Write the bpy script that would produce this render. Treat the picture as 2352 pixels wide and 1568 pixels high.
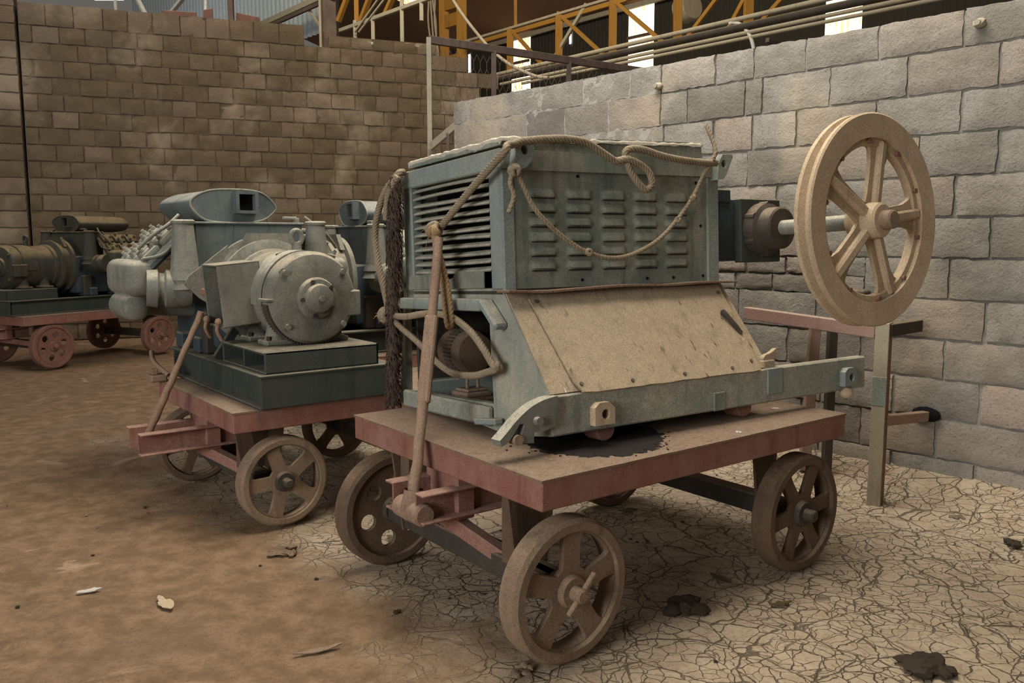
import bpy, bmesh, math, random
from mathutils import Vector, Matrix, Euler
random.seed(7)
for o in list(bpy.data.objects): bpy.data.objects.remove(o)
SC = bpy.context.scene
COL = SC.collection
R = math.radians
PI = math.pi
# ------------------------------------------------------------------ camera
F_PX = 1950.0
HORIZON = 548.0
pitch = math.atan2(784 - HORIZON, F_PX)
cd = bpy.data.cameras.new('camera'); cam = bpy.data.objects.new('camera', cd); COL.objects.link(cam)
cd.sensor_width = 36; cd.lens = F_PX / 2352 * 36; cd.clip_start = .05; cd.clip_end = 200
cam.location = (0, 0, 1.3); cam.rotation_euler = (PI / 2 - pitch, 0, 0)
SC.camera = cam
# ------------------------------------------------------------------ light and exposure
SC.view_settings.view_transform = 'Standard'; SC.view_settings.look = 'None'
SC.view_settings.gamma = 1; SC.view_settings.use_curve_mapping = False
SC.view_settings.exposure = 0.35
W = bpy.data.worlds.new('world'); SC.world = W; W.use_nodes = True
bg = W.node_tree.nodes['Background']; bg.inputs[0].default_value = (1.0, .93, .84, 1); bg.inputs[1].default_value = .10
def area(name, loc, target, sx, sy, power, col):
    l = bpy.data.lights.new(name, 'AREA'); l.shape = 'RECTANGLE'; l.size = sx; l.size_y = sy; l.energy = power; l.color = col
    o = bpy.data.objects.new(name, l); COL.objects.link(o); o.location = loc
    o.rotation_euler = (Vector(target) - Vector(loc)).to_track_quat('-Z', 'Y').to_euler(); return o
area('door_daylight', (-4.6, -3.0, 2.3), (1.6, 4.0, .7), 3.2, 2.4, 300, (.95, .97, 1.0))
area('roof_skylight', (.3, 3.4, 5.0), (.5, 3.4, 0), 3.0, 2.2, 190, (1.0, .93, .82))
area('back_skylight', (-6.5, 7.5, 7.2), (-5.0, 11.0, 3.0), 4.0, 2.0, 110, (.94, .95, 1.0))
area('hall_fill', (-2.5, 10.5, 9.5), (1.5, 19.0, 5.6), 6.0, 2.5, 650, (1.0, .9, .72))  # added fill over the hall, brightens truss faces turned to the camera
area('rear_fill', (-.3, 5.0, 4.8), (.2, 6.5, 1.9), 1.8, 1.8, 62, (.96, .98, 1.0))  # added fill, brightens the far left end of the block wall

# ------------------------------------------------------------------ materials
def lin(c):
    return tuple((x / 255 / 12.92 if x / 255 <= .04045 else ((x / 255 + .055) / 1.055) ** 2.4) for x in c) + (1,)
class NT:
    def __init__(s, name):
        s.m = bpy.data.materials.new(name); s.m.use_nodes = True; s.t = s.m.node_tree; s.n = s.t.nodes; s.l = s.t.links
        s.b = s.n['Principled BSDF']; s.b.inputs['Specular IOR Level'].default_value = .25
        s.tc = s.n.new('ShaderNodeTexCoord')
    def N(s, t, **k):
        x = s.n.new(t)
        for a, v in k.items(): setattr(x, a, v)
        return x
    def L(s, a, b): s.l.new(a, b)
    def noise(s, scale, detail=4, rough=.55, vec=None, dist=0):
        x = s.N('ShaderNodeTexNoise'); x.inputs['Scale'].default_value = scale; x.inputs['Detail'].default_value = detail
        x.inputs['Roughness'].default_value = rough; x.inputs['Distortion'].default_value = dist
        s.L(vec if vec is not None else s.tc.outputs['Object'], x.inputs['Vector']); return x.outputs['Fac']
    def rng(s, v, a, b, c=0., d=1., smooth=True):
        x = s.N('ShaderNodeMapRange'); x.interpolation_type = 'SMOOTHSTEP' if smooth else 'LINEAR'
        for i, q in zip((1, 2, 3, 4), (a, b, c, d)): x.inputs[i].default_value = q
        s.L(v, x.inputs[0]); return x.outputs[0]
    def math(s, op, a, b=None):
        x = s.N('ShaderNodeMath', operation=op)
        for i, q in enumerate((a, b)):
            if q is None: continue
            if isinstance(q, (int, float)): x.inputs[i].default_value = q
            else: s.L(q, x.inputs[i])
        return x.outputs[0]
    def mix(s, f, a, b, mode='MIX'):
        x = s.N('ShaderNodeMix', data_type='RGBA', blend_type=mode)
        for i, q in zip((0, 6, 7), (f, a, b)):
            if isinstance(q, (int, float)): x.inputs[i].default_value = q
            elif isinstance(q, tuple): x.inputs[i].default_value = q
            else: s.L(q, x.inputs[i])
        return x.outputs[2]
    def bump(s, h, strength, dist, prev=None):
        x = s.N('ShaderNodeBump'); x.inputs['Strength'].default_value = strength; x.inputs['Distance'].default_value = dist
        s.L(h, x.inputs['Height'])
        if prev is not None: s.L(prev, x.inputs['Normal'])
        return x.outputs['Normal']
    def out(s, col, rough=.9, normal=None, metal=0):
        if isinstance(col, tuple): s.b.inputs['Base Color'].default_value = col
        else: s.L(col, s.b.inputs['Base Color'])
        s.b.inputs['Roughness'].default_value = rough; s.b.inputs['Metallic'].default_value = metal
        if normal is not None: s.L(normal, s.b.inputs['Normal'])
        return s.m
DUST = lin((196, 176, 146))
def dusty(name, base, dust=DUST, top=.9, side=.25, rust=.1, rough=.75, scale=1., alt=None, altamt=0., speck=.35, bumpd=.002):
    """old paint under settled dust: dust lies on what faces up, wear and rust in patches"""
    s = NT(name)
    big = s.noise(3.5 * scale, 5, .6); fine = s.noise(60 * scale, 3, .6); mid = s.noise(16 * scale, 5, .65)
    c = c0 = base if isinstance(base[0], float) else lin(base)
    if alt: c = s.mix(s.rng(big, .48, .58, 0, altamt), c, lin(alt))
    c = s.mix(s.rng(mid, .62, .72, 0, rust), c, lin((74, 48, 34)))
    g = s.N('ShaderNodeNewGeometry'); sp = s.N('ShaderNodeSeparateXYZ'); s.L(g.outputs['Normal'], sp.inputs[0])
    up = s.rng(sp.outputs['Z'], .25, .8, 0, top)
    sd = s.math('MULTIPLY', s.rng(big, .3, .7, .35, 1.0), side)
    d = s.math('MAXIMUM', up, sd)
    d = s.math('MULTIPLY', d, s.rng(mid, .25, .6, .6, 1.))
    dc = s.mix(s.rng(fine, .35, .7, 0, speck), dust, tuple(x * .55 for x in dust[:3]) + (1,))
    c = s.mix(d, c, dc)
    mp = s.N('ShaderNodeMapping'); mp.inputs['Scale'].default_value = (15 * scale, 15 * scale, 1.6 * scale); s.L(s.tc.outputs['Object'], mp.inputs['Vector'])
    c = s.mix(s.rng(s.noise(1., 5, .65, vec=mp.outputs[0]), .52, .72, 0, .4), c, tuple(x * .45 for x in c0[:3]) + (1,))
    c = s.mix(s.rng(s.noise(120 * scale, 3, .6), .58, .72, 0, speck), c, tuple(x * .35 for x in dust[:3]) + (1,))
    c = s.mix(1., c, s.rng(s.noise(300, 3, .75), .3, .7, .62, 1.3), 'MULTIPLY')
    nb = s.bump(s.noise(45 * scale, 4, .7), .5, bumpd)
    return s.out(c, rough, nb)
def plain(name, col, rough=.8, metal=0):
    s = NT(name); return s.out(s.mix(s.rng(s.noise(20), .3, .7, 0, .4), lin(col), tuple(x * .6 for x in lin(col)[:3]) + (1,)), rough, metal=metal)
def emit(name, col, st, tex=False):
    s = NT(name)
    c = lin(col)
    if tex:
        sp = s.N('ShaderNodeSeparateXYZ'); s.L(s.tc.outputs['Object'], sp.inputs[0])
        st_ = s.math('ADD', s.math('MULTIPLY', s.math('SINE', s.math('MULTIPLY', sp.outputs['X'], 71.)), .5), .5)
        pt = s.rng(s.noise(1.7, 4, .6), .42, .62)
        c = s.mix(s.math('MULTIPLY', st_, pt), lin((255, 244, 214)), lin((226, 158, 62)))
    if isinstance(c, tuple): s.b.inputs['Emission Color'].default_value = c
    else: s.L(c, s.b.inputs['Emission Color'])
    s.b.inputs['Emission Strength'].default_value = st
    s.b.inputs['Base Color'].default_value = lin(col); return s.m
def m_block(name, c1, c2, mortar, tintamt, pit=.006):
    s = NT(name)
    a = s.N('ShaderNodeAttribute'); a.attribute_name = 'tint'
    sp = s.N('ShaderNodeSeparateColor'); s.L(a.outputs['Color'], sp.inputs[0])
    n1 = s.noise(5, 6, .65); n2 = s.noise(75, 4, .75); n3 = s.noise(30, 4, .7)
    c = s.mix(s.rng(n1, .35, .7), lin(c1), lin(c2))
    c = s.mix(s.math('MULTIPLY', sp.outputs[0], tintamt), c, lin((92, 84, 72)))
    c = s.mix(s.math('MULTIPLY', sp.outputs[1], tintamt), c, lin((182, 160, 140)))
    c = s.mix(s.rng(n2, .54, .68, 0, .6), c, tuple(x * .45 for x in lin(c1)[:3]) + (1,))
    c = s.mix(s.rng(s.noise(1.1, 4, .6), .52, .72, 0, .4), c, lin((196, 178, 150)))
    c = s.mix(sp.outputs[2], c, lin(mortar))
    nb = s.bump(n2, .8, pit); nb = s.bump(n3, .6, pit * 1.5, nb)
    return s.out(c, .95, nb)
M = {}
M['teal'] = dusty('teal_paint', (80, 96, 88), dust=lin((180, 168, 146)), side=.5, rust=.3, alt=(96, 110, 104), altamt=.7)
M['teal_frame'] = dusty('teal_frame_paint', (106, 120, 118), dust=lin((186, 178, 158)), side=.42, rust=.25, alt=(90, 108, 100), altamt=.6)
M['teal_dusty'] = dusty('dusty_teal_paint', (104, 116, 110), dust=lin((186, 176, 154)), side=.75, rust=.2, alt=(96, 108, 100), altamt=.6)
M['slope'] = dusty('dust_caked_sheet', (146, 130, 106), dust=lin((186, 166, 136)), top=.95, side=.7, rust=.3, alt=(138, 112, 90), altamt=.5, speck=.25, bumpd=.003)
def streaks(m):
    t = m.node_tree; s = NT.__new__(NT); s.m = m; s.t = t; s.n = t.nodes; s.l = t.links; s.b = t.nodes['Principled BSDF']; s.tc = [x for x in t.nodes if x.type == 'TEX_COORD'][0]
    mp = s.N('ShaderNodeMapping'); mp.inputs['Scale'].default_value = (26, 7, 7); s.L(s.tc.outputs['Object'], mp.inputs['Vector'])
    big = s.rng(s.noise(4.5, 3), .46, .6); c = s.b.inputs['Base Color'].links[0].from_socket
    c = s.mix(s.math('MULTIPLY', s.rng(s.noise(1.6, 4, .6, vec=mp.outputs[0]), .60, .68), big), c, lin((96, 84, 58)))
    mp2 = s.N('ShaderNodeMapping'); mp2.inputs['Scale'].default_value = (38, 9, 9); mp2.inputs['Location'].default_value = (3, 5, 1); s.L(s.tc.outputs['Object'], mp2.inputs['Vector'])
    c = s.mix(s.math('MULTIPLY', s.rng(s.noise(1.5, 3, .6, vec=mp2.outputs[0]), .68, .74), big), c, lin((214, 206, 190)))
    s.L(c, s.b.inputs['Base Color'])
streaks(M['slope'])
M['red'] = dusty('red_oxide_paint', (116, 62, 50), dust=lin((172, 138, 120)), top=.92, side=.62, rust=.3, alt=(104, 44, 36), altamt=.7)
M['redtop'] = dusty('dusty_deck_plate', (120, 92, 74), dust=lin((152, 130, 108)), top=.92, side=.3, rust=.35, scale=1.6, speck=.55, bumpd=.006)
M['crust'] = dusty('pale_dust_crust', (150, 144, 128), dust=lin((204, 192, 170)), top=.9, side=.55, rust=.2, bumpd=.006)
M['wheel'] = dusty('cast_iron_mud', (112, 92, 74), dust=lin((158, 134, 108)), top=.8, side=.6, rust=.25, speck=.45, bumpd=.004)
M['wheeldark'] = dusty('cast_iron_rust', (82, 64, 50), dust=lin((140, 116, 90)), top=.7, side=.35, rust=.4, speck=.45, bumpd=.004)
M['wheelred'] = dusty('cast_iron_red', (120, 78, 64), dust=lin((150, 122, 102)), top=.6, side=.45, rust=.3)
M['iron'] = dusty('dark_iron', (50, 46, 42), dust=lin((140, 122, 98)), top=.7, side=.15, rust=.4)
M['skid'] = dusty('dark_green_steel', (46, 54, 50), dust=lin((138, 128, 106)), top=.85, side=.12, rust=.2)
M['grey'] = dusty('grey_machine_paint', (70, 76, 72), dust=lin((172, 160, 136)), top=.95, side=.5, rust=.25, alt=(80, 90, 90), altamt=.6)
M['blue'] = dusty('blue_grey_paint', (68, 78, 82), dust=lin((166, 162, 146)), top=.85, side=.2, rust=.2, alt=(70, 80, 80), altamt=.7)
M['cast'] = dusty('pale_dusty_casting', (88, 92, 86), dust=lin((184, 176, 154)), top=.97, side=.42, rust=.2)
M['bluedark'] = dusty('dark_blue_paint', (44, 58, 68), dust=lin((140, 134, 116)), top=.8, side=.12, rust=.3)
M['sheave'] = dusty('tan_dust_iron', (164, 142, 112), dust=lin((200, 176, 144)), top=.9, side=.75, rust=.12, speck=.22, bumpd=.002)
M['rope'] = dusty('wire_rope', (124, 108, 86), dust=lin((172, 154, 126)), top=.6, side=.5, rust=.3, scale=2)
M['hemp'] = dusty('frayed_hemp', (148, 118, 84), dust=lin((178, 152, 116)), top=.5, side=.5, rust=.2, scale=2)
M['shag'] = dusty('shaggy_cable', (62, 48, 40), dust=lin((132, 112, 96)), top=.5, side=.35, rust=.4, scale=3, speck=.7, bumpd=.012)
M['pole'] = dusty('pinkish_bar', (130, 104, 86), dust=lin((168, 142, 116)), top=.6, side=.5, rust=.25, scale=2)
M['black'] = plain('black_void', (14, 13, 12), .95)
M['yellow'] = dusty('yellow_steel', (150, 104, 34), dust=lin((170, 134, 72)), top=.8, side=.25, rust=.2)
M['pale_steel'] = dusty('pale_steel', (150, 140, 120), dust=lin((190, 176, 148)), top=.8, side=.4, rust=.2)
M['purple'] = dusty('brown_purple_steel', (74, 58, 54), top=.5, side=.15)
M['pink'] = dusty('pink_primer', (142, 108, 98), dust=lin((176, 156, 136)), top=.8, side=.4, rust=.3)
M['grease_shadow'] = dusty('black_grease_shadow', (20, 18, 16), dust=lin((60, 52, 44)), top=.35, side=.1, rust=.1)  # black for deck grime and the shade painted under the beam
M['roof'] = plain('roof_sheet', (128, 98, 72), .9)
M['clad'] = plain('old_cladding', (58, 54, 46), .9)
M['palesheet'] = plain('pale_cladding', (176, 186, 190), .8)
M['white'] = plain('white_plastic', (200, 196, 186), .6)
M['straw'] = plain('dry_leaf', (92, 76, 50), .9)
M['clod'] = plain('dark_clod', (58, 48, 36), .95)
M['chip'] = plain('white_chip', (196, 188, 176), .8)
M['panel_glow'] = emit('translucent_sheet', (255, 236, 180), 1.5, True)
M['sky_gap'] = emit('sky_gap', (245, 248, 255), 6.0)
M['blocks'] = m_block('concrete_block', (130, 125, 114), (152, 147, 136), (160, 155, 144), .5, .008)
M['brown_blocks'] = m_block('brown_block', (104, 88, 66), (118, 100, 76), (84, 68, 50), .22, .006)
def m_floor():
    s = NT('dried_mud_floor'); P = s.tc.outputs['Object']
    sp = s.N('ShaderNodeSeparateXYZ'); s.L(P, sp.inputs[0])
    # dirt to the left of a line running from (-2.5,5.5) to (-0.2,2.4), cracked mud to the right
    d = s.math('ADD', s.math('MULTIPLY', s.math('ADD', sp.outputs['X'], .85), .80), s.math('MULTIPLY', s.math('ADD', s.math('MINIMUM', sp.outputs['Y'], 5.4), -3.5), .60))
    wob = s.math('MULTIPLY', s.math('ADD', s.noise(1.6, 5, .65), -.5), 1.7)
    reg = s.rng(s.math('ADD', d, wob), -.28, .28)
    warp = s.N('ShaderNodeVectorMath', operation='MULTIPLY_ADD')
    nz = s.N('ShaderNodeTexNoise'); nz.inputs['Scale'].default_value = 6; nz.inputs['Detail'].default_value = 4; s.L(P, nz.inputs['Vector'])
    s.L(nz.outputs['Color'], warp.inputs[0]); warp.inputs[1].default_value = (.13, .13, 0); s.L(P, warp.inputs[2])
    def crack(scale, w0, w1):
        v = s.N('ShaderNodeTexVoronoi', feature='DISTANCE_TO_EDGE'); v.inputs['Scale'].default_value = scale
        s.L(warp.outputs[0], v.inputs['Vector']); return s.rng(v.outputs['Distance'], w0, w1, 1., 0.)
    gate = s.rng(s.noise(2.2, 3, .5), .36, .52)
    c1 = crack(9.5, .002, .022); c2 = s.math('MULTIPLY', crack(19., .003, .032), gate)
    c3 = s.math('MULTIPLY', crack(3.8, .004, .014), .9)
    cr = s.math('MAXIMUM', s.math('MAXIMUM', s.math('MULTIPLY', c1, s.rng(s.noise(3.1, 2, .5), .30, .46)), s.math('MULTIPLY', c2, .8)), c3)
    cr = s.math('MULTIPLY', cr, reg)
    fine = s.noise(70, 5, .7); mid = s.noise(9, 6, .65); gr = s.noise(220, 2, .6)
    mud = s.mix(s.rng(mid, .3, .72), lin((186, 168, 142)), lin((164, 144, 116)))
    mud = s.mix(s.rng(s.noise(1.0, 4, .6), .4, .7, 0, .6), mud, lin((164, 146, 122)))
    dirt = s.mix(s.rng(mid, .34, .7), lin((116, 92, 66)), lin((148, 120, 92)))
    dirt = s.mix(s.rng(s.noise(2.6, 6, .6, dist=.8), .60, .70, 0, .75), dirt, lin((178, 150, 120)))
    dirt = s.mix(s.rng(s.noise(1.4, 4, .6), .5, .7, 0, .5), dirt, lin((118, 98, 78)))
    c = s.mix(reg, dirt, mud)
    c = s.mix(s.rng(fine, .5, .72, 0, .55), c, lin((92, 70, 48)))
    c = s.mix(s.rng(gr, .6, .75, 0, .4), c, lin((70, 54, 38)))
    c = s.mix(s.math('MULTIPLY', cr, .8), c, lin((52, 40, 28)))
    h = s.math('SUBTRACT', s.math('ADD', s.math('MULTIPLY', fine, .35), s.math('MULTIPLY', mid, .8)), s.math('MULTIPLY', cr, 1.3))
    nb = s.bump(h, .8, .012)
    nb = s.bump(s.noise(30, 6, .75), .5, .012, nb)
    return s.out(c, .97, nb)
M['floor'] = m_floor()

# ------------------------------------------------------------------ mesh helpers
class MB:
    def __init__(s): s.bm = bmesh.new()
    def add(s, t, mat=None):
        if mat is not None: bmesh.ops.transform(t, matrix=mat, verts=t.verts)
        me = bpy.data.meshes.new('t'); t.to_mesh(me); t.free(); s.bm.from_mesh(me); bpy.data.meshes.remove(me); return s
    def box(s, lo, hi, bev=.004, rot=None, seg=1):
        lo, hi = Vector(lo), Vector(hi); t = bmesh.new(); bmesh.ops.create_cube(t, size=1)
        d = hi - lo; bmesh.ops.scale(t, vec=[abs(x) for x in d], verts=t.verts)
        b = min(bev, min(abs(x) for x in d) * .45)
        if b > 0: bmesh.ops.bevel(t, geom=t.edges[:], offset=b, segments=seg, profile=.5, affect='EDGES')
        m = Matrix.Translation((lo + hi) / 2)
        if rot is not None: m = m @ rot.to_4x4()
        return s.add(t, m)
    def bar(s, a, b, w, h, bev=.003, roll=0):
        """square bar from a to b, w across, h in the upward sense"""
        a, b = Vector(a), Vector(b); d = b - a; L = d.length
        t = bmesh.new(); bmesh.ops.create_cube(t, size=1); bmesh.ops.scale(t, vec=(w, h, L), verts=t.verts)
        bb = min(bev, min(w, h) * .4)
        if bb > 0: bmesh.ops.bevel(t, geom=t.edges[:], offset=bb, segments=1, profile=.5, affect='EDGES')
        z = d.normalized(); up = Vector((0, 0, 1))
        if abs(z.dot(up)) > .98: up = Vector((0, 1, 0))
        x = up.cross(z).normalized(); y = z.cross(x)
        m = Matrix((x, y, z)).transposed().to_4x4(); m.translation = (a + b) / 2
        if roll: m = m @ Matrix.Rotation(roll, 4, 'Z')
        return s.add(t, m)
    def lathe(s, prof, a, ax, n=32):
        """profile of (radius, distance along axis) turned about the axis through a"""
        z = Vector(ax).normalized(); up = Vector((0, 0, 1)) if abs(z.z) < .9 else Vector((1, 0, 0))
        x = up.cross(z).normalized(); y = z.cross(x); a = Vector(a); rings = []
        for r, h in prof:
            if r < 1e-5: rings.append([s.bm.verts.new(a + z * h)])
            else: rings.append([s.bm.verts.new(a + z * h + (x * math.cos(q) + y * math.sin(q)) * r) for q in [2 * PI * i / n for i in range(n)]])
        for A, B in zip(rings, rings[1:]):
            if len(A) == 1 and len(B) == 1: continue
            for i in range(n):
                j = (i + 1) % n
                if len(A) == 1: s.bm.faces.new((A[0], B[i], B[j]))
                elif len(B) == 1: s.bm.faces.new((A[i], B[0], A[j]))
                else: s.bm.faces.new((A[i], B[i], B[j], A[j]))
        return s
    def cyl(s, a, b, r, r2=None, n=24, bev=0.):
        a, b = Vector(a), Vector(b); L = (b - a).length; r2 = r if r2 is None else r2
        p = [(0, 0), (r - bev, 0)] + ([(r, bev)] if bev else []) + ([(r2, L - bev)] if bev else []) + [(r2 - bev, L), (0, L)]
        return s.lathe(p, a, b - a, n)
    def plate(s, outer, holes, th, mat=None):
        """polygon with holes in local XY, thickness th along +Z"""
        t = bmesh.new(); loops = []
        for lp in [outer] + list(holes):
            vs = [t.verts.new((p[0], p[1], 0)) for p in lp]; loops.append(vs)
            for i in range(len(vs)): t.edges.new((vs[i], vs[(i + 1) % len(vs)]))
        if holes or len(outer) > 4:
            bmesh.ops.triangle_fill(t, use_beauty=True, use_dissolve=False, edges=t.edges[:])
        else: t.faces.new(loops[0])
        top = {}
        for v in list(t.verts): top[v] = t.verts.new((v.co.x, v.co.y, th))
        for f in list(t.faces): t.faces.new([top[v] for v in f.verts])
        for vs in loops:
            for i in range(len(vs)):
                j = (i + 1) % len(vs); t.faces.new((vs[i], vs[j], top[vs[j]], top[vs[i]]))
        bmesh.ops.recalc_face_normals(t, faces=t.faces)
        return s.add(t, mat)
    def tube(s, pts, r, n=12, closed=False, lobes=0, pitch=.06, amp=.18, cap=True):
        """round (or stranded, with lobes) rope or pipe along a path"""
        P = [Vector(p) for p in pts]; m = len(P); rings = []; ref = Vector((0, 0, 1)); L = 0; px = None
        for i, p in enumerate(P):
            q0 = P[(i - 1) % m] if (closed or i > 0) else p; q1 = P[(i + 1) % m] if (closed or i < m - 1) else p
            t = (q1 - q0).normalized()
            if px is None:
                ref = Vector((0, 0, 1)) if abs(t.z) < .9 else Vector((0, 1, 0)); x = ref.cross(t).normalized()
            else:
                x = (px - t * px.dot(t)).normalized()
            px = x; y = t.cross(x)
            if i: L += (p - P[i - 1]).length
            rr = r[i] if isinstance(r, (list, tuple)) else r
            ring = []
            for k in range(n):
                a = 2 * PI * k / n; f = rr
                if lobes: f = rr * (1 - amp + amp * 2 * abs(math.cos(lobes / 2 * (a - 2 * PI * L / pitch))))
                ring.append(s.bm.verts.new(p + (x * math.cos(a) + y * math.sin(a)) * f))
            rings.append(ring)
        for i in range(m if closed else m - 1):
            A, B = rings[i], rings[(i + 1) % m]
            for k in range(n):
                j = (k + 1) % n; s.bm.faces.new((A[k], A[j], B[j], B[k]))
        if cap and not closed: s.bm.faces.new(list(reversed(rings[0]))); s.bm.faces.new(rings[-1])
        return s
    def ball(s, c, rx, ry=None, rz=None, sub=2, jit=0.):
        t = bmesh.new(); bmesh.ops.create_icosphere(t, subdivisions=sub, radius=1)
        for v in t.verts: v.co *= 1 + random.uniform(-jit, jit)
        bmesh.ops.scale(t, vec=(rx, ry or rx, rz or rx), verts=t.verts); return s.add(t, Matrix.Translation(c))
    def face(s, pts): s.bm.faces.new([s.bm.verts.new(p) for p in pts]); return s
    def obj(s, name, mat, parent=None, angle=35, norm=True):
        bm = s.bm
        if norm: bmesh.ops.recalc_face_normals(bm, faces=bm.faces)
        me = bpy.data.meshes.new(name); bm.to_mesh(me); bm.free()
        for m in (mat if isinstance(mat, list) else [mat]): me.materials.append(m)
        for p in me.polygons: p.use_smooth = True
        try: me.set_sharp_from_angle(angle=R(angle))
        except Exception: pass
        o = bpy.data.objects.new(name, me); COL.objects.link(o)
        if parent is not None: o.parent = parent
        return o
def tag(o, label=None, cat=None, group=None, kind=None):
    if label: o['label'] = label
    if cat: o['category'] = cat
    if group: o['group'] = group
    if kind: o['kind'] = kind
    return o
def thing(name, label, cat, loc=(0, 0, 0), rot=(0, 0, 0), group=None):
    o = bpy.data.objects.new(name, None); COL.objects.link(o); o.location = loc; o.rotation_euler = rot
    return tag(o, label, cat, group)
def lab(o, l): o['label'] = l; return o
def copy_tree(o, parent=None, skip=()):
    c = o.copy(); COL.objects.link(c); c.parent = parent
    for ch in list(o.children):
        if ch.name.split('.')[0] in skip: continue
        copy_tree(ch, c, skip)
    return c
def smooth(pts, k=6, closed=False):
    P = [Vector(p) for p in pts]; n = len(P); out = []
    for i in range(n if closed else n - 1):
        g = lambda j: P[j % n] if closed else P[max(0, min(n - 1, j))]
        a, b, c, d = g(i - 1), g(i), g(i + 1), g(i + 2)
        for q in range(k):
            t = q / k
            out.append(.5 * ((2 * b) + (c - a) * t + (2 * a - 5 * b + 4 * c - d) * t * t + (3 * b - a - 3 * c + d) * t ** 3))
    if not closed: out.append(P[-1])
    return out
def resample(pts, step):
    P = [Vector(p) for p in pts]; out = [P[0]]; acc = 0
    for a, b in zip(P, P[1:]):
        L = (b - a).length; t = step - acc
        while t <= L: out.append(a + (b - a) * (t / L)); t += step
        acc = (acc + L) % step
    out.append(P[-1]); return out
def chaikin(p, it=2):
    for _ in range(it):
        q = []
        for i in range(len(p)):
            a, b = p[i], p[(i + 1) % len(p)]
            q += [(a[0] * .75 + b[0] * .25, a[1] * .75 + b[1] * .25), (a[0] * .25 + b[0] * .75, a[1] * .25 + b[1] * .75)]
        p = q
    return p
def circ(r, n=40, cx=0, cy=0, ph=0): return [(cx + r * math.cos(2 * PI * i / n + ph), cy + r * math.sin(2 * PI * i / n + ph)) for i in range(n)]
XZ = Matrix(((1, 0, 0, 0), (0, 0, -1, 0), (0, 1, 0, 0), (0, 0, 0, 1)))   # local XY -> XZ, +Z -> -Y
def yplane(y, th=0): return Matrix.Translation((0, y, 0)) @ XZ
YZ = Matrix(((0, 0, 1, 0), (1, 0, 0, 0), (0, 1, 0, 0), (0, 0, 0, 1)))    # local XY -> YZ, +Z -> +X
def xplane(x): return Matrix.Translation((x, 0, 0)) @ YZ

# ------------------------------------------------------------------ setting
WN = Vector((.733, .681, 0)); WD = Vector((-.681, .733, 0))   # right wall: away from camera, and along it to the far left
WDIST = 4.51
def block_wall(name, mat, org, ux, nrm, rows, gx=9, gz=5, joint=.014, depth=.02, th=.2, rough=.006, plaster=None, endcap=True):
    """courses of separate blocks with worn edges standing proud of a mortar bed; ux runs along the wall, nrm towards the viewer"""
    mb = MB(); bm = mb.bm; tint = bm.loops.layers.float_color.new('tint')
    org, ux, nrm = Vector(org), Vector(ux).normalized(), Vector(nrm).normalized(); up = Vector((0, 0, 1))
    rnd = random.Random(len(name) * 13 + 5)
    for z0, z1, cuts in rows:
        for a, b in zip(cuts, cuts[1:]):
            pl = plaster is not None and (a + b) / 2 < plaster
            j = joint * (.55 if pl else rnd.uniform(.6, 1.35)); dj = depth
            A, B, Z0, Z1 = a + j / 2, b - j / 2, z0 + j / 2 * rnd.uniform(.6, 1.2), z1 - j / 2 * rnd.uniform(.6, 1.2)
            if B - A < .03: continue
            col = (rnd.random() ** 2, rnd.random() ** 3, 0, 1); off = rnd.uniform(-.006, .006) * (0.3 if pl else 1); tl = rnd.uniform(-.006, .006); nx = max(3, int(gx * (B - A) / .4))
            grid = []
            for r in range(gz + 1):
                row = []
                for q in range(nx + 1):
                    fx, fz = q / nx, r / gz
                    x = A + (B - A) * fx; z = Z0 + (Z1 - Z0) * fz
                    edge = min(fx, 1 - fx) < .5 / nx or min(fz, 1 - fz) < .5 / gz
                    d = off + tl * (fx - .5) + rnd.uniform(-1, 1) * rough * .5
                    if edge:
                        d -= rnd.uniform(.2, 1) * (.003 if pl else .011); x += rnd.uniform(-.004, .004); z += rnd.uniform(-.004, .004)
                    row.append(bm.verts.new(org + ux * x + up * z + nrm * d))
                grid.append(row)
            fs = []
            for r in range(gz):
                for q in range(nx): fs.append(bm.faces.new((grid[r][q], grid[r][q + 1], grid[r + 1][q + 1], grid[r + 1][q])))
            rim = grid[0] + [g[-1] for g in grid[1:]] + list(reversed(grid[-1][:-1])) + [g[0] for g in reversed(grid[1:-1])]
            back = [bm.verts.new(v.co - nrm * (dj + .03)) for v in rim]
            for i in range(len(rim)):
                k = (i + 1) % len(rim); fs.append(bm.faces.new((rim[k], rim[i], back[i], back[k])))
            for f in fs:
                for l in f.loops: l[tint] = col
        # mortar bed of this course
        dm = .003 if plaster is not None else depth
        segs = [(cuts[0], cuts[-1], depth)] if plaster is None else [(cuts[0], min(plaster, cuts[-1]), .003), (min(plaster, cuts[-1]), cuts[-1], depth)]
        for a, b, dm in segs:
            if b - a < .01: continue
            c8 = [bm.verts.new(org + ux * x + up * z + nrm * d) for d in (-dm, -th) for z in (z0 - .001, z1 - (.012 if z1 == rows[0][1] else 0)) for x in (a + .004, b - .004)]
            for idx in ((0, 1, 3, 2), (4, 6, 7, 5), (0, 4, 5, 1), (2, 3, 7, 6), (0, 2, 6, 4), (1, 5, 7, 3)):
                f = bm.faces.new([c8[i] for i in idx])
                for l in f.loops: l[tint] = (0, 0, 1 if dm < .01 else .35, 1)
    o = mb.obj(name, mat, angle=50); o['kind'] = 'structure'; return o
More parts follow.
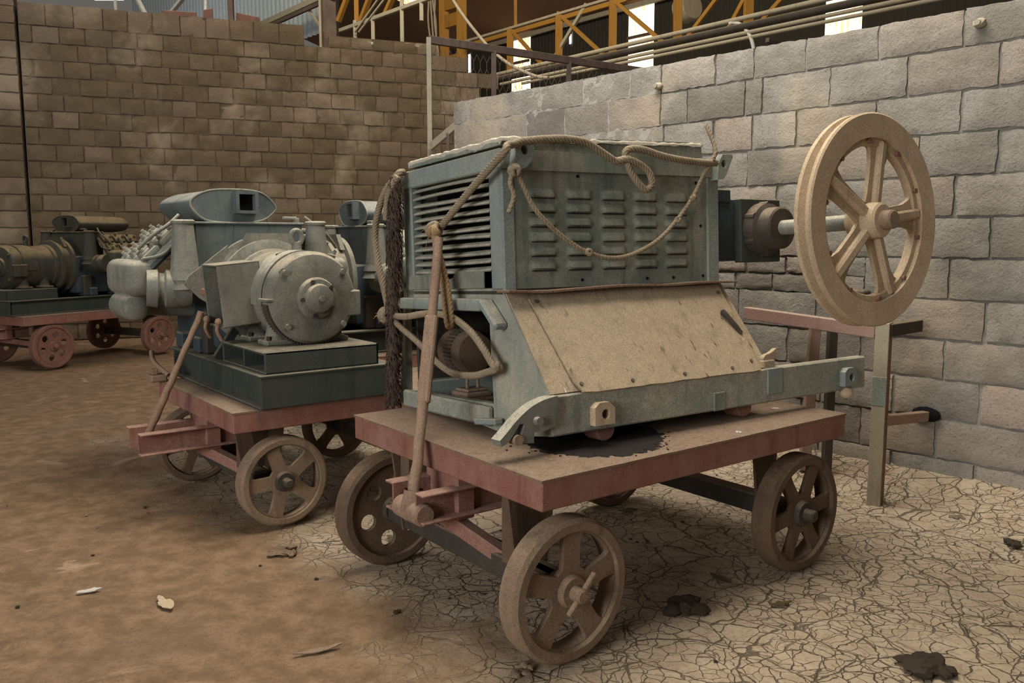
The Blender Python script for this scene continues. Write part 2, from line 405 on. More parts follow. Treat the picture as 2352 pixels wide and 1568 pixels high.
# right wall: cuts measured along the wall, s falls to the right, so run along -WD
J = [[5.383, 4.958, 4.547, 4.128, 3.71, 3.454, 3.045, 2.785, 2.462, 2.052, 1.633],
     [5.192, 4.697, 4.3, 3.892, 3.454, 3.247, 2.836, 2.724, 2.31, 1.891, 1.464],
     [5.478, 5.12, 4.784, 4.4, 4.045, 3.598, 3.426, 3.045, 2.777, 2.494, 2.04, 1.623],
     [5.2, 4.75, 4.3, 3.9, 3.419, 3.132, 2.806, 2.388, 1.814, 1.445], [5.4, 4.9, 4.5, 4.1, 3.7, 3.49, 3.02, 2.604, 2.064, 1.629],
     [5.1, 4.7, 4.2, 3.8, 3.3, 2.836, 2.414, 1.994, 1.454], [5.3, 4.9, 4.4, 3.9, 3.4, 2.958, 2.633, 2.064, 1.633],
     [5.1, 4.6, 4.2, 3.7, 3.25, 2.836, 2.336, 1.925, 1.454], [5.3, 4.9, 4.4, 4.0, 3.5, 3.0, 2.5, 2.064, 1.633],
     [5.1, 4.7, 4.2, 3.7, 3.2, 2.7, 2.285, 1.88, 1.454], [5.3, 4.9, 4.4, 3.9, 3.4, 2.9, 2.4, 2.05, 1.654], [5.1, 4.6, 4.2, 3.7, 3.2, 2.7, 2.285, 1.869, 1.454]]
rows = []
for k, js in enumerate(J):
    z0 = 2.227 - .205 * k
    js = list(js); x = js[-1] - .42
    while x > .3: js.append(x); x -= random.uniform(.38, .44)
    cuts = [0.] + [5.558 - s for s in js] + [5.558 - .1]
    if k == 6:   # broken half-height courses behind the hoist
        for lo, hi in ((.102, .205), (0., .102)):
            cc = [0.]; 
            while cc[-1] < 3.4: cc.append(cc[-1] + random.uniform(.16, .32))
            cc = [c for c in cc if c < 3.3] + [3.494] + [c for c in cuts if c > 3.52]
            if lo == 0.: cc = cc
            rows.append((z0 + lo, z0 + hi, [c for c in cc if c <= 3.5])); 
        rows.append((z0, z0 + .205, [3.494] + [c for c in cuts if c > 3.52])); continue
    rows.append((z0, 2.41 if k == 0 else z0 + .205, cuts))
WO = WN * WDIST + WD * 5.558
wall_right = block_wall('wall_right', M['blocks'], WO, -WD, -WN, rows, gx=12, gz=6, plaster=5.558 - 3.47)
# brown wall at the back
BD = Vector((.94, .342, 0)); BN = Vector((.342, -.94, 0)); BP = Vector((-2.316, 12.1, 0))
rows = []
rnd = random.Random(3)
for k in range(20):
    z0 = 3.9 - .205 * k
    cc = [-3.95 - (.15 if k % 2 else 0)]
    end = 1.25 + (.55 * k / 19 + .3 if k > 1 else 0) + rnd.uniform(-.1, .2)
    end = min(end + .9 * min(k, 8) / 8, 2.6)
    while cc[-1] < end: cc.append(cc[-1] + rnd.choice((.29, .30, .31, .33)))
    cc[0] = -3.95
    rows.append((z0, z0 + (.205 if k else .22), cc))
# the top course is broken: only stretches of it stand
r0 = rows.pop(0)
rows.insert(0, (r0[0], r0[1] + .05, [c for c in r0[2] if c < -.3]))
rows.insert(1, (r0[0], r0[1] - .06, [c for c in r0[2] if c > -.35]))
wall_back = block_wall('wall_back', M['brown_blocks'], BP, BD, BN, rows, gx=5, gz=4, joint=.017, depth=.014, th=.25, rough=.012)
rows = []
for k in range(21):
    z0 = 4.1 - .205 * k; cc = [-5.6]
    while cc[-1] < -4.2: cc.append(cc[-1] + rnd.choice((.30, .32)))
    cc[-1] = -3.975
    rows.append((z0, z0 + .205, cc))
wall_left = block_wall('wall_left', M['brown_blocks'], BP + BN * .05, BD, BN, rows, gx=5, gz=4, joint=.018, depth=.02, th=.25, rough=.01)
# floor
def floor_mesh():
    mb = MB(); bm = mb.bm; xs = [-9 + i * .16 for i in range(int(20 / .16))]; ys = [.3 + i * .16 for i in range(int(28 / .16))]
    from mathutils import noise as mn
    vs = []
    for y in ys:
        row = []
        for x in xs:
            z = mn.noise((x * 1.3, y * 1.3, 0)) * .004 - .004
            dw = WDIST - Vector((x, y, 0)).dot(WN)
            if 0 < dw + .2 < .65 and Vector((x, y, 0)).dot(WD) < 5.5: z += .10 * max(0, 1 - dw / .45) ** 1.5 + mn.noise((x * 5, y * 5, 1)) * .01
            row.append(bm.verts.new((x, y, z)))
        vs.append(row)
    for i in range(len(ys) - 1):
        for j in range(len(xs) - 1): bm.faces.new((vs[i][j], vs[i][j + 1], vs[i + 1][j + 1], vs[i + 1][j]))
    o = mb.obj('floor', M['floor'], angle=180); o['kind'] = 'structure'; return o
floor_mesh()
# hall beyond: cladding wall with translucent sheets, roof, pale clerestory
GN = Vector((.7314, .682, 0)); GD = Vector((-.682, .7314, 0))
def corrugated(name, mat, dist, s0, s1, z0, z1, pitch=.11, amp=.018, slope=0.):
    mb = MB(); bm = mb.bm; n = int(abs(s1 - s0) / (pitch / 4)); prev = None
    for i in range(n + 1):
        s = s0 + (s1 - s0) * i / n; a = amp * math.sin(i * PI / 2)
        p = GN * (dist + a) + GD * s
        q = GN * (dist + a - slope) + GD * s
        cur = (bm.verts.new(p + Vector((0, 0, z0))), bm.verts.new(q + Vector((0, 0, z1))))
        if prev: bm.faces.new((prev[0], cur[0], cur[1], prev[1]))
        prev = cur
    return mb.obj(name, mat, angle=180, norm=False)
FD = 17.453
def sF(x, y): return Vector((x, y, 0)).dot(GD)
pans = [(sF(-.01, 25.6), sF(.53, 25.02)), (sF(2.97, 22.41), sF(3.52, 21.82)), (sF(6.59, 18.53), sF(7.13, 17.95))]
edges = [24.0] + [v for p in pans for v in p] + [2.0]
for i, (a, b) in enumerate(zip(edges, edges[1:])):
    if i % 2 == 0: corrugated('wall_far', M['clad'], FD, a, b, 0, 7.15, pitch=.13)['kind'] = 'structure'
    else:
        w = corrugated('window_%d' % (i // 2 + 1), M['panel_glow'], FD, a, b, 3.0, 7.12, pitch=.13); w['kind'] = 'structure'
        mb = MB(); mb.bar(GN * (FD - .06) + GD * a + Vector((0, 0, 6.35)), GN * (FD - .06) + GD * b + Vector((0, 0, 6.35)), .05, .07)
        mb.obj('window_bar', M['purple'], w)
corrugated('wall_far', M['clad'], FD, 24, 2, 0, 0.01)['kind'] = 'structure'
corrugated('ceiling', M['roof'], FD + .3, 26, 1, 7.12, 9.4, pitch=.3, amp=.02, slope=9.)['kind'] = 'structure'
corrugated('wall_clerestory', M['palesheet'], 7.838 + 2.2, 28, 16.6, 5.75, 9.5, pitch=.2, amp=.03)['kind'] = 'structure'
mb = MB(); rz = lambda dd: 7.12 + (17.75 - dd) * .2533 - .05
mb.face([GN * dd + GD * ss + Vector((0, 0, rz(dd))) for dd, ss in ((14.25, 18.3), (14.25, 20.2), (14.9, 20.2), (14.9, 18.3))]); tag(mb.obj('window_4', M['panel_glow']), kind='structure')
# gaps of sky
mb = MB(); p = GN * (FD - .03)
for (s, z0, z1, w) in ((sF(1.6, 23.87), 6.55, 6.92, .07), (sF(-1.29, 26.97), 6.38, 6.92, .10)):
    mb.face([p + GD * (s - w / 2) + Vector((0, 0, z0)), p + GD * (s + w / 2) + Vector((0, 0, z0)), p + GD * (s + w / 2) + Vector((0, 0, z1)), p + GD * (s - w / 2) + Vector((0, 0, z1))])
tag(mb.obj('trim_1', M['sky_gap']), kind='structure')
mb = MB()
for x0, x1, z0, z1 in ((-10.9, -10.28, 6.72, 7.3), (-9.35, -8.7, 6.6, 7.3), (-10.1, -9.7, 6.76, 7.3)): mb.face([(x0, 19.8, z0), (x1, 19.8, z0), (x1, 19.8, z1), (x0, 19.8, z1)])
tag(mb.obj('trim_3', M['sky_gap']), kind='structure')

# ------------------------------------------------------------------ steelwork of the hall
def steel(name, label, cat, parts, group=None):
    t = thing(name, label, cat, (0, 0, 0), group=group)
    for nm, mat, w, h, segs in parts:
        for a, b in segs:
            mb = MB(); mb.bar(a, b, w, h, .005); mb.obj(nm, M[mat], t)
    return t
steel('lattice_girder', 'yellow lattice roof girder crossing the hall behind the concrete block wall', 'girder', [
    ('top_chord', 'pale_steel', .10, .05, [((-1.12, 20.42, 5.83), (2.19, 16.87, 5.93)), ((2.19, 16.87, 5.93), (7.0, 11.7, 6.0))]),
    ('chord_angle', 'yellow', .05, .09, [((-1.12, 20.42, 5.73), (2.19, 16.87, 5.84))]),
    ('bottom_chord', 'yellow', .10, .07, [((-.81, 20.09, 4.86), (6.2, 12.56, 4.88))]),
    ('post', 'yellow', .15, .12, [((-.04, 19.26, 4.86), (-.04, 19.26, 5.84)), ((.97, 18.18, 4.86), (.97, 18.18, 5.87)), ((1.96, 17.12, 4.86), (1.96, 17.12, 5.93)),
                                  ((3.01, 15.99, 4.86), (3.0, 16.0, 5.94)), ((4.0, 14.92, 4.86), (4.0, 14.93, 5.95))]),
    ('diagonal', 'yellow', .07, .07, [((-.05, 19.27, 5.88), (.68, 18.49, 4.9)), ((.94, 18.21, 5.93), (1.80, 17.29, 4.9)), ((1.97, 17.1, 5.88), (2.79, 16.23, 4.9)),
                                      ((3.9, 15.04, 5.9), (3.16, 15.83, 4.9)), ((4.2, 14.7, 5.9), (3.74, 15.2, 4.9)), ((5.0, 13.85, 5.9), (4.17, 14.75, 4.9))]),
    ('cross_brace', 'pale_steel', .07, .07, [((1.49, 17.63, 5.95), (.79, 18.38, 4.9))])])
steel('hanger_rod', 'thin pale hanger rod dropping from the roof to the yellow lattice girder', 'rod', [('rod', 'yellow', .07, .05, [((.07, 19.15, 7.3), (.08, 19.14, 5.87))])])
steel('eave_rail', 'pale eave rail along the top of the far cladding wall', 'rail', [('rail', 'pale_steel', .08, .12, [((-.94, 26.4, 7.0), (3.45, 21.7, 7.1)), ((3.45, 21.7, 7.1), (7.3, 17.55, 7.15))])])
steel('lattice_column', 'orange-yellow double post column with battens beyond the wire mesh fence', 'column', [
    ('post', 'yellow', .24, .2, [((-1.63, 21.19, 0), (-1.63, 21.19, 7.6)), ((-1.18, 20.71, 0), (-1.18, 20.71, 7.6))]),
    ('batten', 'yellow', .12, .3, [((-1.63, 21.19, 6.85), (-1.18, 20.71, 6.85)), ((-1.63, 21.19, 6.45), (-1.18, 20.71, 6.45)), ((-1.63, 21.19, 5.5), (-1.18, 20.71, 5.5))])])
for i in range(4):
    mb = MB(); x = -1.95 + i * .05; pts = [(x - .02 * (i % 2), 21.0 - i * .03, 7.8), (x - .03, 21.0, 6.9), (x + .04 * (i % 3 - 1), 20.95, 6.4), (x + .05, 20.9, 5.6), (x + .05, 20.9, 4.6)]
    tag(mb.tube(smooth(pts, 5), .022, 12).obj('cable', M['pale_steel']), 'pale cable in the bundle hanging beside the orange-yellow double column', 'cable', 'cables by the yellow column')
mb = MB(); tag(mb.tube(smooth([(-1.3, 16.7, 6.1), (-1.0, 16.4, 5.55), (-.68, 16.07, 5.07), (-.36, 15.72, 4.65), (-.01, 15.34, 4.31), (.4, 14.91, 4.05), (.61, 14.68, 3.98)], 5), .028, 14).obj('cable', M['pale_steel']),
    'grey cable slanting down behind the wire mesh fence', 'cable')
pl = [(((-.61, 17.13, 4.42), (6.0, 10.04, 4.54)), .035, 'pale', 'uppermost'), (((-.47, 16.98, 4.33), (6.0, 10.04, 4.40)), .055, 'iron', 'thick black'),
      (((-.22, 16.71, 4.23), (6.0, 10.04, 4.31)), .028, 'pale', 'third'), (((.19, 16.27, 4.17), (6.0, 10.04, 4.23)), .026, 'pale', 'lowest')]
for (a, b), r, mt, nm in pl:
    mb = MB(); mb.cyl(a, b, r, n=16)
    tag(mb.obj('service_pipe', M['iron' if mt == 'iron' else 'pale_steel']), {'uppermost': 'uppermost of the long dusty pipes running above the block wall', 'thick black': 'thick black pipe in the pipe run above the block wall',
        'third': 'thin dusty pipe just under the thick black pipe above the block wall', 'lowest': 'lowest thin pipe of the run above the block wall'}[nm], 'pipe', 'pipe run above the block wall')
mb = MB(); t = thing('pipe_rack', 'dusty steel angle bracket carrying the pipe run above the block wall', 'bracket', (3.7, 12.5, 4.1))
mb.bar((0, 0, -4.1), (0, 0, -.1), .06, .06); mb.obj('upright', M['iron'], t); mb = MB(); mb.bar((-.1, -.1, -.02), (.55, .45, -.1), .06, .06); mb.obj('arm', M['purple'], t)
mb = MB(); tag(mb.tube(smooth([(3.20, 13.0, 4.44), (3.264, 12.977, 4.457), (3.34, 12.895, 4.413), (3.416, 12.813, 4.308), (3.468, 12.757, 4.185), (3.505, 12.717, 4.0), (3.52, 12.7, 3.7)], 14), .028, 14).obj('hose', M['white']),
    'white hose bending over the pipes above the block wall', 'hose')
mb = MB(); mb.lathe([(0, 0), (.28, .05), (.3, .3), (.26, .38), (0, .38)], (3.55, 18.6, 6.05), (.5, -.85, .1), 20)
tag(mb.obj('extractor_hood', M['pale_steel']), 'round dusty drum hanging behind the yellow lattice girder', 'drum')
# nearer frame over the brown wall
steel('roof_truss', 'yellow and grey roof truss members rising above the brown block wall', 'truss', [
    ('chord', 'pale_steel', .07, .07, [((-3.5, 17.91, 5.50), (-1.0, 15.23, 5.56))]),
    ('post', 'pale_steel', .07, .07, [((-3.12, 17.51, 4.6), (-3.12, 17.51, 5.6)), ((-2.69, 17.05, 4.6), (-2.69, 17.05, 5.6)), ((-2.04, 16.35, 4.6), (-2.04, 16.35, 7.4)), ((-1.63, 15.91, 5.2), (-1.63, 15.91, 7.2))]),
    ('yellow_post', 'yellow', .09, .09, [((-3.1, 17.6, 5.4), (-3.09, 17.6, 7.6))]),
    ('yellow_brace', 'yellow', .10, .08, [((-2.2, 16.7, 7.0), (-3.05, 17.55, 5.5)), ((-2.9, 17.6, 7.0), (-3.55, 18.0, 5.7)), ((-1.6, 16.0, 6.8), (-2.42, 16.85, 5.55))]),
    ('tie_rod', 'pale_steel', .035, .035, [((-1.3, 15.6, 6.9), (-3.11, 17.4, 5.35)), ((-1.1, 15.4, 6.8), (-3.01, 17.3, 5.33))])])
steel('steel_column', 'dark purple-brown steel column standing beyond the brown block wall', 'column', [('shaft', 'purple', .31, .3, [((-3.75, 18.18, 0), (-3.75, 18.18, 8))]), ('flange', 'pale_steel', .05, .3, [((-3.90, 18.05, 0), (-3.90, 18.05, 8))])])
steel('roof_gutter', 'pale gutter under the ribbed pale cladding above the brown wall', 'gutter', [('channel', 'pale_steel', .09, .12, [((-7.0, 21.5, 6.1), (-3.6, 18.0, 6.3))]), ('lip', 'purple', .06, .07, [((-7.0, 21.45, 5.97), (-3.6, 17.95, 6.17))])])
steel('brace_rod', 'thin pale brace rod slanting to the foot of the purple-brown column', 'rod', [('rod', 'pale_steel', .05, .05, [((-4.55, 19.0, 6.45), (-3.98, 18.4, 5.65))])])
steel('wall_bracing', 'white crossed bracing in front of the pale cladding, upper left', 'bracing', [
    ('strut', 'white', .08, .06, [((-5.9, 16.4, 5.95), (-7.0, 17.3, 5.35)), ((-7.4, 17.3, 6.1), (-6.9, 16.9, 5.3))]),
    ('post', 'purple', .1, .1, [((-5.35, 16.8, 4.5), (-5.35, 16.8, 7.5))]),
    ('rail', 'white', .05, .05, [((-7.9, 17.6, 4.9), (-7.9, 17.6, 7.5)), ((-5.9, 16.9, 5.0), (-5.75, 16.85, 7.5))])])
# loose rubble on the broken wall tops
rub = random.Random(11)
labs = ['white rag lying on the broken top of the brown wall', 'pale flat slab on the brown wall near the fence post', 'rust-coloured brick left standing on top of the brown wall', 'small upright brick piece on the brown wall top', 'flat orange slab at the left of the brown wall top']
for (s, z, sx, sz, mt), l in zip(((.38, 3.98, .22, .05, 'chip'), (1.0, 3.99, .28, .06, 'pale_steel'), (-1.25, 4.145, .30, .11, 'wheelred'), (-1.75, 4.145, .12, .14, 'wheelred'), (-2.1, 4.145, .42, .07, 'wheelred')), labs):
    mb = MB(); p = BP + BD * s + Vector((0, 0, z)) - BN * .08; t = bmesh.new(); bmesh.ops.create_cube(t, size=1)
    for v in t.verts: v.co = Vector((v.co.x * sx, v.co.y * .14, (v.co.z + .5) * sz * rub.uniform(.7, 1.1)))
    bmesh.ops.bevel(t, geom=t.edges[:], offset=.008, segments=1, profile=.5, affect='EDGES')
    mb.add(t, Matrix.Translation(p) @ Matrix.Rotation(math.atan2(BD.y, BD.x), 4, 'Z')); tag(mb.obj('rag' if mt == 'chip' else 'brick_piece', M[mt]), l, 'rag' if mt == 'chip' else 'brick')
# wire mesh fence between the two walls
fd = Vector((math.sin(R(56)), math.cos(R(56)), 0)); fo = Vector((-.775, 8.194, 0))
fence = thing('mesh_fence', 'wire mesh fence panel in a dark steel frame between the two walls', 'fence', fo)
mb = MB(); mb.bar((0, 0, 0), (0, 0, 3.16), .045, .045); lab(mb.obj('end_post', M['pale_steel'], fence), 'pale grey end post')
mb = MB(); mb.bar((0, 0, 3.14), fd * 3.2 + Vector((0, 0, 3.14)), .05, .07); mb.obj('top_rail', M['purple'], fence)
for k, q in enumerate((.72, 1.65, 2.6)):
    mb = MB(); mb.bar(fd * q + Vector((0, 0, 1.2)), fd * q + Vector((0, 0, 3.12)), .05, .05); mb.obj('post', M['purple'], fence)
mb = MB(); mb.bar(Vector((0, 0, 2.0)), fd * 2.6 + Vector((0, 0, 2.35)), .04, .05); mb.obj('lower_rail', M['purple'], fence)
mb = MB(); cw, chh = .075, .13
for i in range(-1, int(2.6 / cw)):
    for j in range(int(1.9 / chh)):
        x0 = (i + (j % 2) * .5) * cw; z0 = 1.25 + j * chh; w = .004
        for dx0, dz0, dx1, dz1 in ((0, 0, 0, chh * .45), (0, chh * .45, cw / 2, chh), (0, chh * .45, -cw / 2, chh)):
            if x0 + min(dx0, dx1) < 0 or x0 + max(dx0, dx1) > 2.6: continue
            a = fd * (x0 + dx0) + Vector((0, 0, z0 + dz0)); b = fd * (x0 + dx1) + Vector((0, 0, z0 + dz1))
            d = (b - a).normalized(); n = Vector((fd.y, -fd.x, 0)); sd = d.cross(n) * w / 2
            for off in (n * w / 2,):
                v = [mb.bm.verts.new(q) for q in (a - sd, a + sd, a + n * w, b - sd, b + sd, b + n * w)]
                for f in ((0, 1, 4, 3), (1, 2, 5, 4), (2, 0, 3, 5)): mb.bm.faces.new([v[k] for k in f])
mb.obj('wire_mesh', M['purple'], fence)
rail = thing('flat_rail', 'pale flat bar sloping from the fence post to the end of the block wall', 'rail', (-.76, 8.1, 2.15))
mb = MB(); mb.bar((0, 0, 0), (.27, -.35, .16), .03, .07); mb.obj('bar', M['pale_steel'], rail); mb = MB(); mb.bar((.18, -.25, -2.15), (.18, -.25, .1), .03, .03); mb.obj('upright', M['purple'], rail)

# ------------------------------------------------------------------ wheels and carts
def sector_hole(a0, a1, r0, r1, hw):
    """opening between two spokes whose half width is hw"""
    p = []
    for r, rev in ((r1, False), (r0, True)):
        d = math.asin(min(.95, hw / r)); q = [a0 + d + (a1 - a0 - 2 * d) * i / 6 for i in range(7)]
        if a1 - a0 - 2 * d < .05: q = [(a0 + a1) / 2]
        if rev: q.reverse()
        p += [(r * math.cos(a), r * math.sin(a)) for a in q]
    return chaikin(p, 2)
def wheel(parent, c, Rw, w, kind, mat, ph=0., hubmat=None, pin=True):
    """cart wheel, axle along local y, face towards -y"""
    x, y, z = c; rim = MB(); t = Rw * .165
    rim.lathe([(Rw - t, 0), (Rw - .012, 0), (Rw, .012), (Rw, w - .008), (Rw - .008, w), (Rw - t, w), (Rw - t * 1.1, w * .7), (Rw - t * 1.25, w * .55), (Rw - t * 1.25, w * .3), (Rw - t * 1.05, .014), (Rw - t, 0)], (0, 0, 0), (0, 1, 0), 56)
    o = rim.obj('wheel', M[mat], parent); o.location = c
    wb = MB(); ro = Rw - t * 1.1
    if kind[0] == 'spoke':
        n = kind[1]; hw = Rw * (.145 if n == 5 else .115)
        holes = [sector_hole(ph + 2 * PI * i / n, ph + 2 * PI * (i + 1) / n, Rw * .34, ro * .98, hw) for i in range(n)]
    else:
        n = kind[1]; holes = [circ(Rw * .145, 16, math.cos(ph + 2 * PI * i / n) * Rw * .52, math.sin(ph + 2 * PI * i / n) * Rw * .52) for i in range(n)]
    wb.plate(circ(ro, 56), holes + [circ(Rw * .14, 20)], .02, yplane(w * .42))
    wb.obj('wheel_web', M[mat], o)
    if kind[0] == 'spoke':
        for i in range(n):
            a = ph + 2 * PI * i / n; rb = MB(); d = Vector((math.cos(a), 0, math.sin(a)))
            rb.bar(d * Rw * .2 + Vector((0, w * .36, 0)), d * ro + Vector((0, w * .36, 0)), .016, .03, .004, roll=0); rb.obj('spoke_rib', M[mat], o)
    hb = MB(); hb.lathe([(Rw * .1, 0 - .004), (Rw * .2, -.004), (Rw * .23, .012), (Rw * .25, w * .5), (Rw * .2, w), (Rw * .1, w)], (0, 0, 0), (0, 1, 0), 28)
    hb.obj('hub', M[hubmat or mat], o)
    ax = MB(); ax.cyl((0, -.045, 0), (0, .05, 0), Rw * .105, n=18, bev=.006)
    ax.obj('axle_end', M[hubmat or 'iron'], o)
    if pin:
        pn = MB(); pn.bar((-.05, -.032, -.05), (.055, -.032, .06), .018, .014); pn.obj('lynch_pin', M[mat], o)
    return o
def channel(mb, a, b, w, h, t, open_side=1):
    """C section from a to b (level); w flange width, h height, web on one side"""
    a, b = Vector(a), Vector(b); d = (b - a).normalized(); sd = Vector((-d.y, d.x, 0)) * open_side; up = Vector((0, 0, 1))
    mb.bar(a, b, t, h, .002)
    mb.bar(a + sd * w / 2 + up * (h / 2 - t / 2), b + sd * w / 2 + up * (h / 2 - t / 2), w, t, .002)
    mb.bar(a + sd * w / 2 - up * (h / 2 - t / 2), b + sd * w / 2 - up * (h / 2 - t / 2), w, t, .002)
def cart(name, label, loc, yaw, x0, x1, y0, y1, zt, th, wheels, group='wheeled trolleys carrying the machines', sheet=True, tow=True, tow_y=.58, tow_z=.435, towlen=.12):
    c = thing(name, label, 'cart', loc, (0, 0, R(90 - yaw)), group)
    mb = MB(); mb.box((x0, y0, zt - th), (x1, y1, zt - .004), .004); mb.obj('deck_frame', M['red'], c)
    if sheet:
        mb = MB(); rnd = random.Random(5); P = []
        for (ax, ay), (bx, by) in (((x0 - .002, y0 - .002), (x1 + .002, y0 - .002)), ((x1 + .002, y0 - .002), (x1 + .002, y1 + .002)), ((x1 + .002, y1 + .002), (x0 - .002, y1 + .002)), ((x0 - .002, y1 + .002), (x0 - .002, y0 - .002))):
            for i in range(30):
                k = rnd.uniform(-.0016, .0012); P.append((ax + (bx - ax) * i / 30 + (k if ax == bx else 0), ay + (by - ay) * i / 30 + (k if ay == by else 0)))
        mb.plate(P, [], .008, Matrix.Translation((0, 0, zt - .007))); mb.obj('deck_plate', M['redtop'], c)
    axs = sorted(set(round(w[0], 3) for w in wheels))
    za = wheels[0][2]
    for i, xa in enumerate(axs):
        mb = MB(); mb.box((xa - .035, y0 + .10, za - .04), (xa + .035, y1 - .10, za + .04), .006); mb.obj('axle_beam', M['iron'], c)
        for yy in (y0 + .22, y1 - .22):
            hg = MB(); hg.plate([(-.085, zt - th), (.085, zt - th), (.04, za - .045), (-.04, za - .045)], [], .012, Matrix.Translation((xa, 0, 0)) @ yplane(yy)); hg.obj('axle_hanger', M['wheeldark'], c)
    for w in wheels: wheel(c, (w[0], w[1], w[2]), *w[3:])
    if tow:
        for sgn, yy in ((1, tow_y + .075), (-1, tow_y - .075)):
            mb = MB(); channel(mb, (x0 - towlen, yy, tow_z), (x0 + .28, yy, tow_z), .05 * 1, .1, .008, sgn * -1 * -1); mb.obj('tow_channel', M['red'], c)
        mb = MB(); mb.box((x0 + .03, tow_y - .10, tow_z - .07), (x0 + .10, tow_y + .10, zt - th), .004); mb.obj('tow_bracket', M['red'], c)
        mb = MB(); mb.bar((x0 + .02, tow_y, tow_z - .06), (axs[0] + .03, tow_y - .3, za - .01), .05, .05); mb.obj('tow_strut', M['red'], c); mb = MB(); mb.bar((x0 + .02, tow_y, tow_z - .06), (axs[0] + .03, tow_y + .3, za - .01), .05, .05); mb.obj('tow_strut', M['red'], c)
        for yy in (y0 + .26, y1 - .26):
            mb = MB(); mb.box((axs[0] - .05, yy - .03, za + .03), (axs[0] + .05, yy + .03, zt - th), .004); mb.obj('axle_post', M['wheeldark'], c)
    return c
YA = 52.55
A0 = (.086, 2.367, 0)
cartA = cart('trolley', 'dusty red trolley carrying the teal hoist, nearest the camera', A0, YA, 0, 1.564, 0, 1.1635, .61, .094, [
    (.145, .02, .232, .228, .085, ('spoke', 5), 'wheel', .28, 'wheel'), (1.345, .02, .236, .232, .085, ('spoke', 6), 'wheeldark', .1, 'iron', False),
    (.12, 1.06, .228, .228, .085, ('disc', 6), 'wheeldark', .3, 'iron', False), (1.345, 1.06, .232, .232, .085, ('spoke', 6), 'wheeldark', .4, 'iron', False)], tow_y=.58, tow_z=.425)
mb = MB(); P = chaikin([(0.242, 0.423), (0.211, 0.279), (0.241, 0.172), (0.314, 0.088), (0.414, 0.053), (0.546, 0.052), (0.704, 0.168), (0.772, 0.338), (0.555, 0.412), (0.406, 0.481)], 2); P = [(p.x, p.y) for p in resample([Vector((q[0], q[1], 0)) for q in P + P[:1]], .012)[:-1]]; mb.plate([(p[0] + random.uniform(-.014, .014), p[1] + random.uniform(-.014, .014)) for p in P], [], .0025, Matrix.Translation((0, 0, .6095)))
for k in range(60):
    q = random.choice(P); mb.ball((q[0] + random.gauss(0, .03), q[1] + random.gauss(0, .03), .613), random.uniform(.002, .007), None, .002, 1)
lab(mb.obj('grease_shadow_patch', M['grease_shadow'], cartA), 'black greasy patch with the beam shadow painted in on the deck')  # grime and the beam's shadow painted together as one black patch
def pole(c, a, b, r0, r1, mat='pole'):
    mb = MB(); a, b = Vector(a), Vector(b); pts = [a.lerp(b, i / 14) + Vector((random.uniform(-.003, .003), random.uniform(-.003, .003), 0)) for i in range(15)]
    rr = [r0 + (r1 - r0) * i / 14 + random.uniform(-.0015, .0015) for i in range(15)]; mb.tube(pts, rr, 18); return mb.obj('drawbar', M[mat], c)
db = pole(cartA, (-.10, .555, .43), (.165, .79, 1.30), .020, .016)
mb = MB(); mb.bar((-.005, .635, .74), (.082, .713, 1.03), .045, .03, .006); mb.obj('splice_bar', M['pole'], db)
mb = MB(); mb.cyl((-.1, .475, .40), (-.1, .635, .40), .038, n=20, bev=.006); mb.lathe([(.03, 0), (.045, .03), (.034, .1)], (-.1, .555, .37), (.1, .05, 1), 16); mb.obj('drawbar_eye', M['pole'], db)
B0 = (-1.189, 3.553, 0); YB = 52
cartB = cart('trolley', 'red trolley under the grey generator set, with a slanting drawbar', B0, YB, 0, 1.2, 0, 1.09, .56, .092, [
    (.235, .02, .215, .205, .08, ('spoke', 5), 'wheel', .65, 'iron', False), (.98, .02, .215, .205, .08, ('spoke', 5), 'wheeldark', .2, 'iron', False),
    (.16, .985, .215, .205, .08, ('spoke', 6), 'wheeldark', .1, 'iron', False), (.98, .985, .215, .205, .08, ('spoke', 5), 'wheeldark', .2, 'iron', False)], tow_y=.55, tow_z=.375, towlen=.27)
dbB = pole(cartB, (-.20, .56, .40), (.03, .44, .965), .018, .014)
mb = MB(); mb.box((.012, .035, .551), (.075, 1.07, .563), .002); lab(mb.obj('deck_lap', M['redtop'], cartB), 'lapped strip along the deck edge')
lev = MB(); lev.tube(smooth([(.02, .98, .60), (-.02, 1.08, .66), (.0, 1.2, .70)], 5), .012, 14); lev.box((-.06, 1.0, .565), (.02, 1.1, .60), .006); lev.box((-.05, 1.02, .6), (-.02, 1.06, .63), .004); lev.obj('brake_lever', M['pole'], cartB)
# far-left cart and the hidden third one
cartD = cart('trolley', 'red trolley on six-hole disc wheels at the far left', (-4.588, 8.416, 0), 28, -.31, 1.50, -.05, 1.0, .55, .09, [
    (0, -.03, .235, .225, .08, ('disc', 6), 'wheelred', .3, 'wheelred', False), (1.27, -.03, .225, .21, .08, ('disc', 6), 'wheelred', .5, 'wheelred', False),
    (0, .9, .235, .225, .08, ('disc', 6), 'wheelred', .3, 'wheelred', False), (1.27, .9, .225, .21, .08, ('disc', 6), 'wheelred', .5, 'wheelred', False)], tow_y=.4, tow_z=.37, towlen=.3)
C0 = Vector((-1.03, 5.80, 0)); YC = 55   # engine face centre of the third set
def local_to_world(o, yawy, p):   # yawy: bearing of local +y
    a = R(yawy); y = Vector((math.sin(a), math.cos(a), 0)); x = Vector((y.y, -y.x, 0)); return Vector(o) + x * p[0] + y * p[1] + Vector((0, 0, p[2] if len(p) > 2 else 0))
cC = local_to_world(C0, YC, (-.62, -.2))
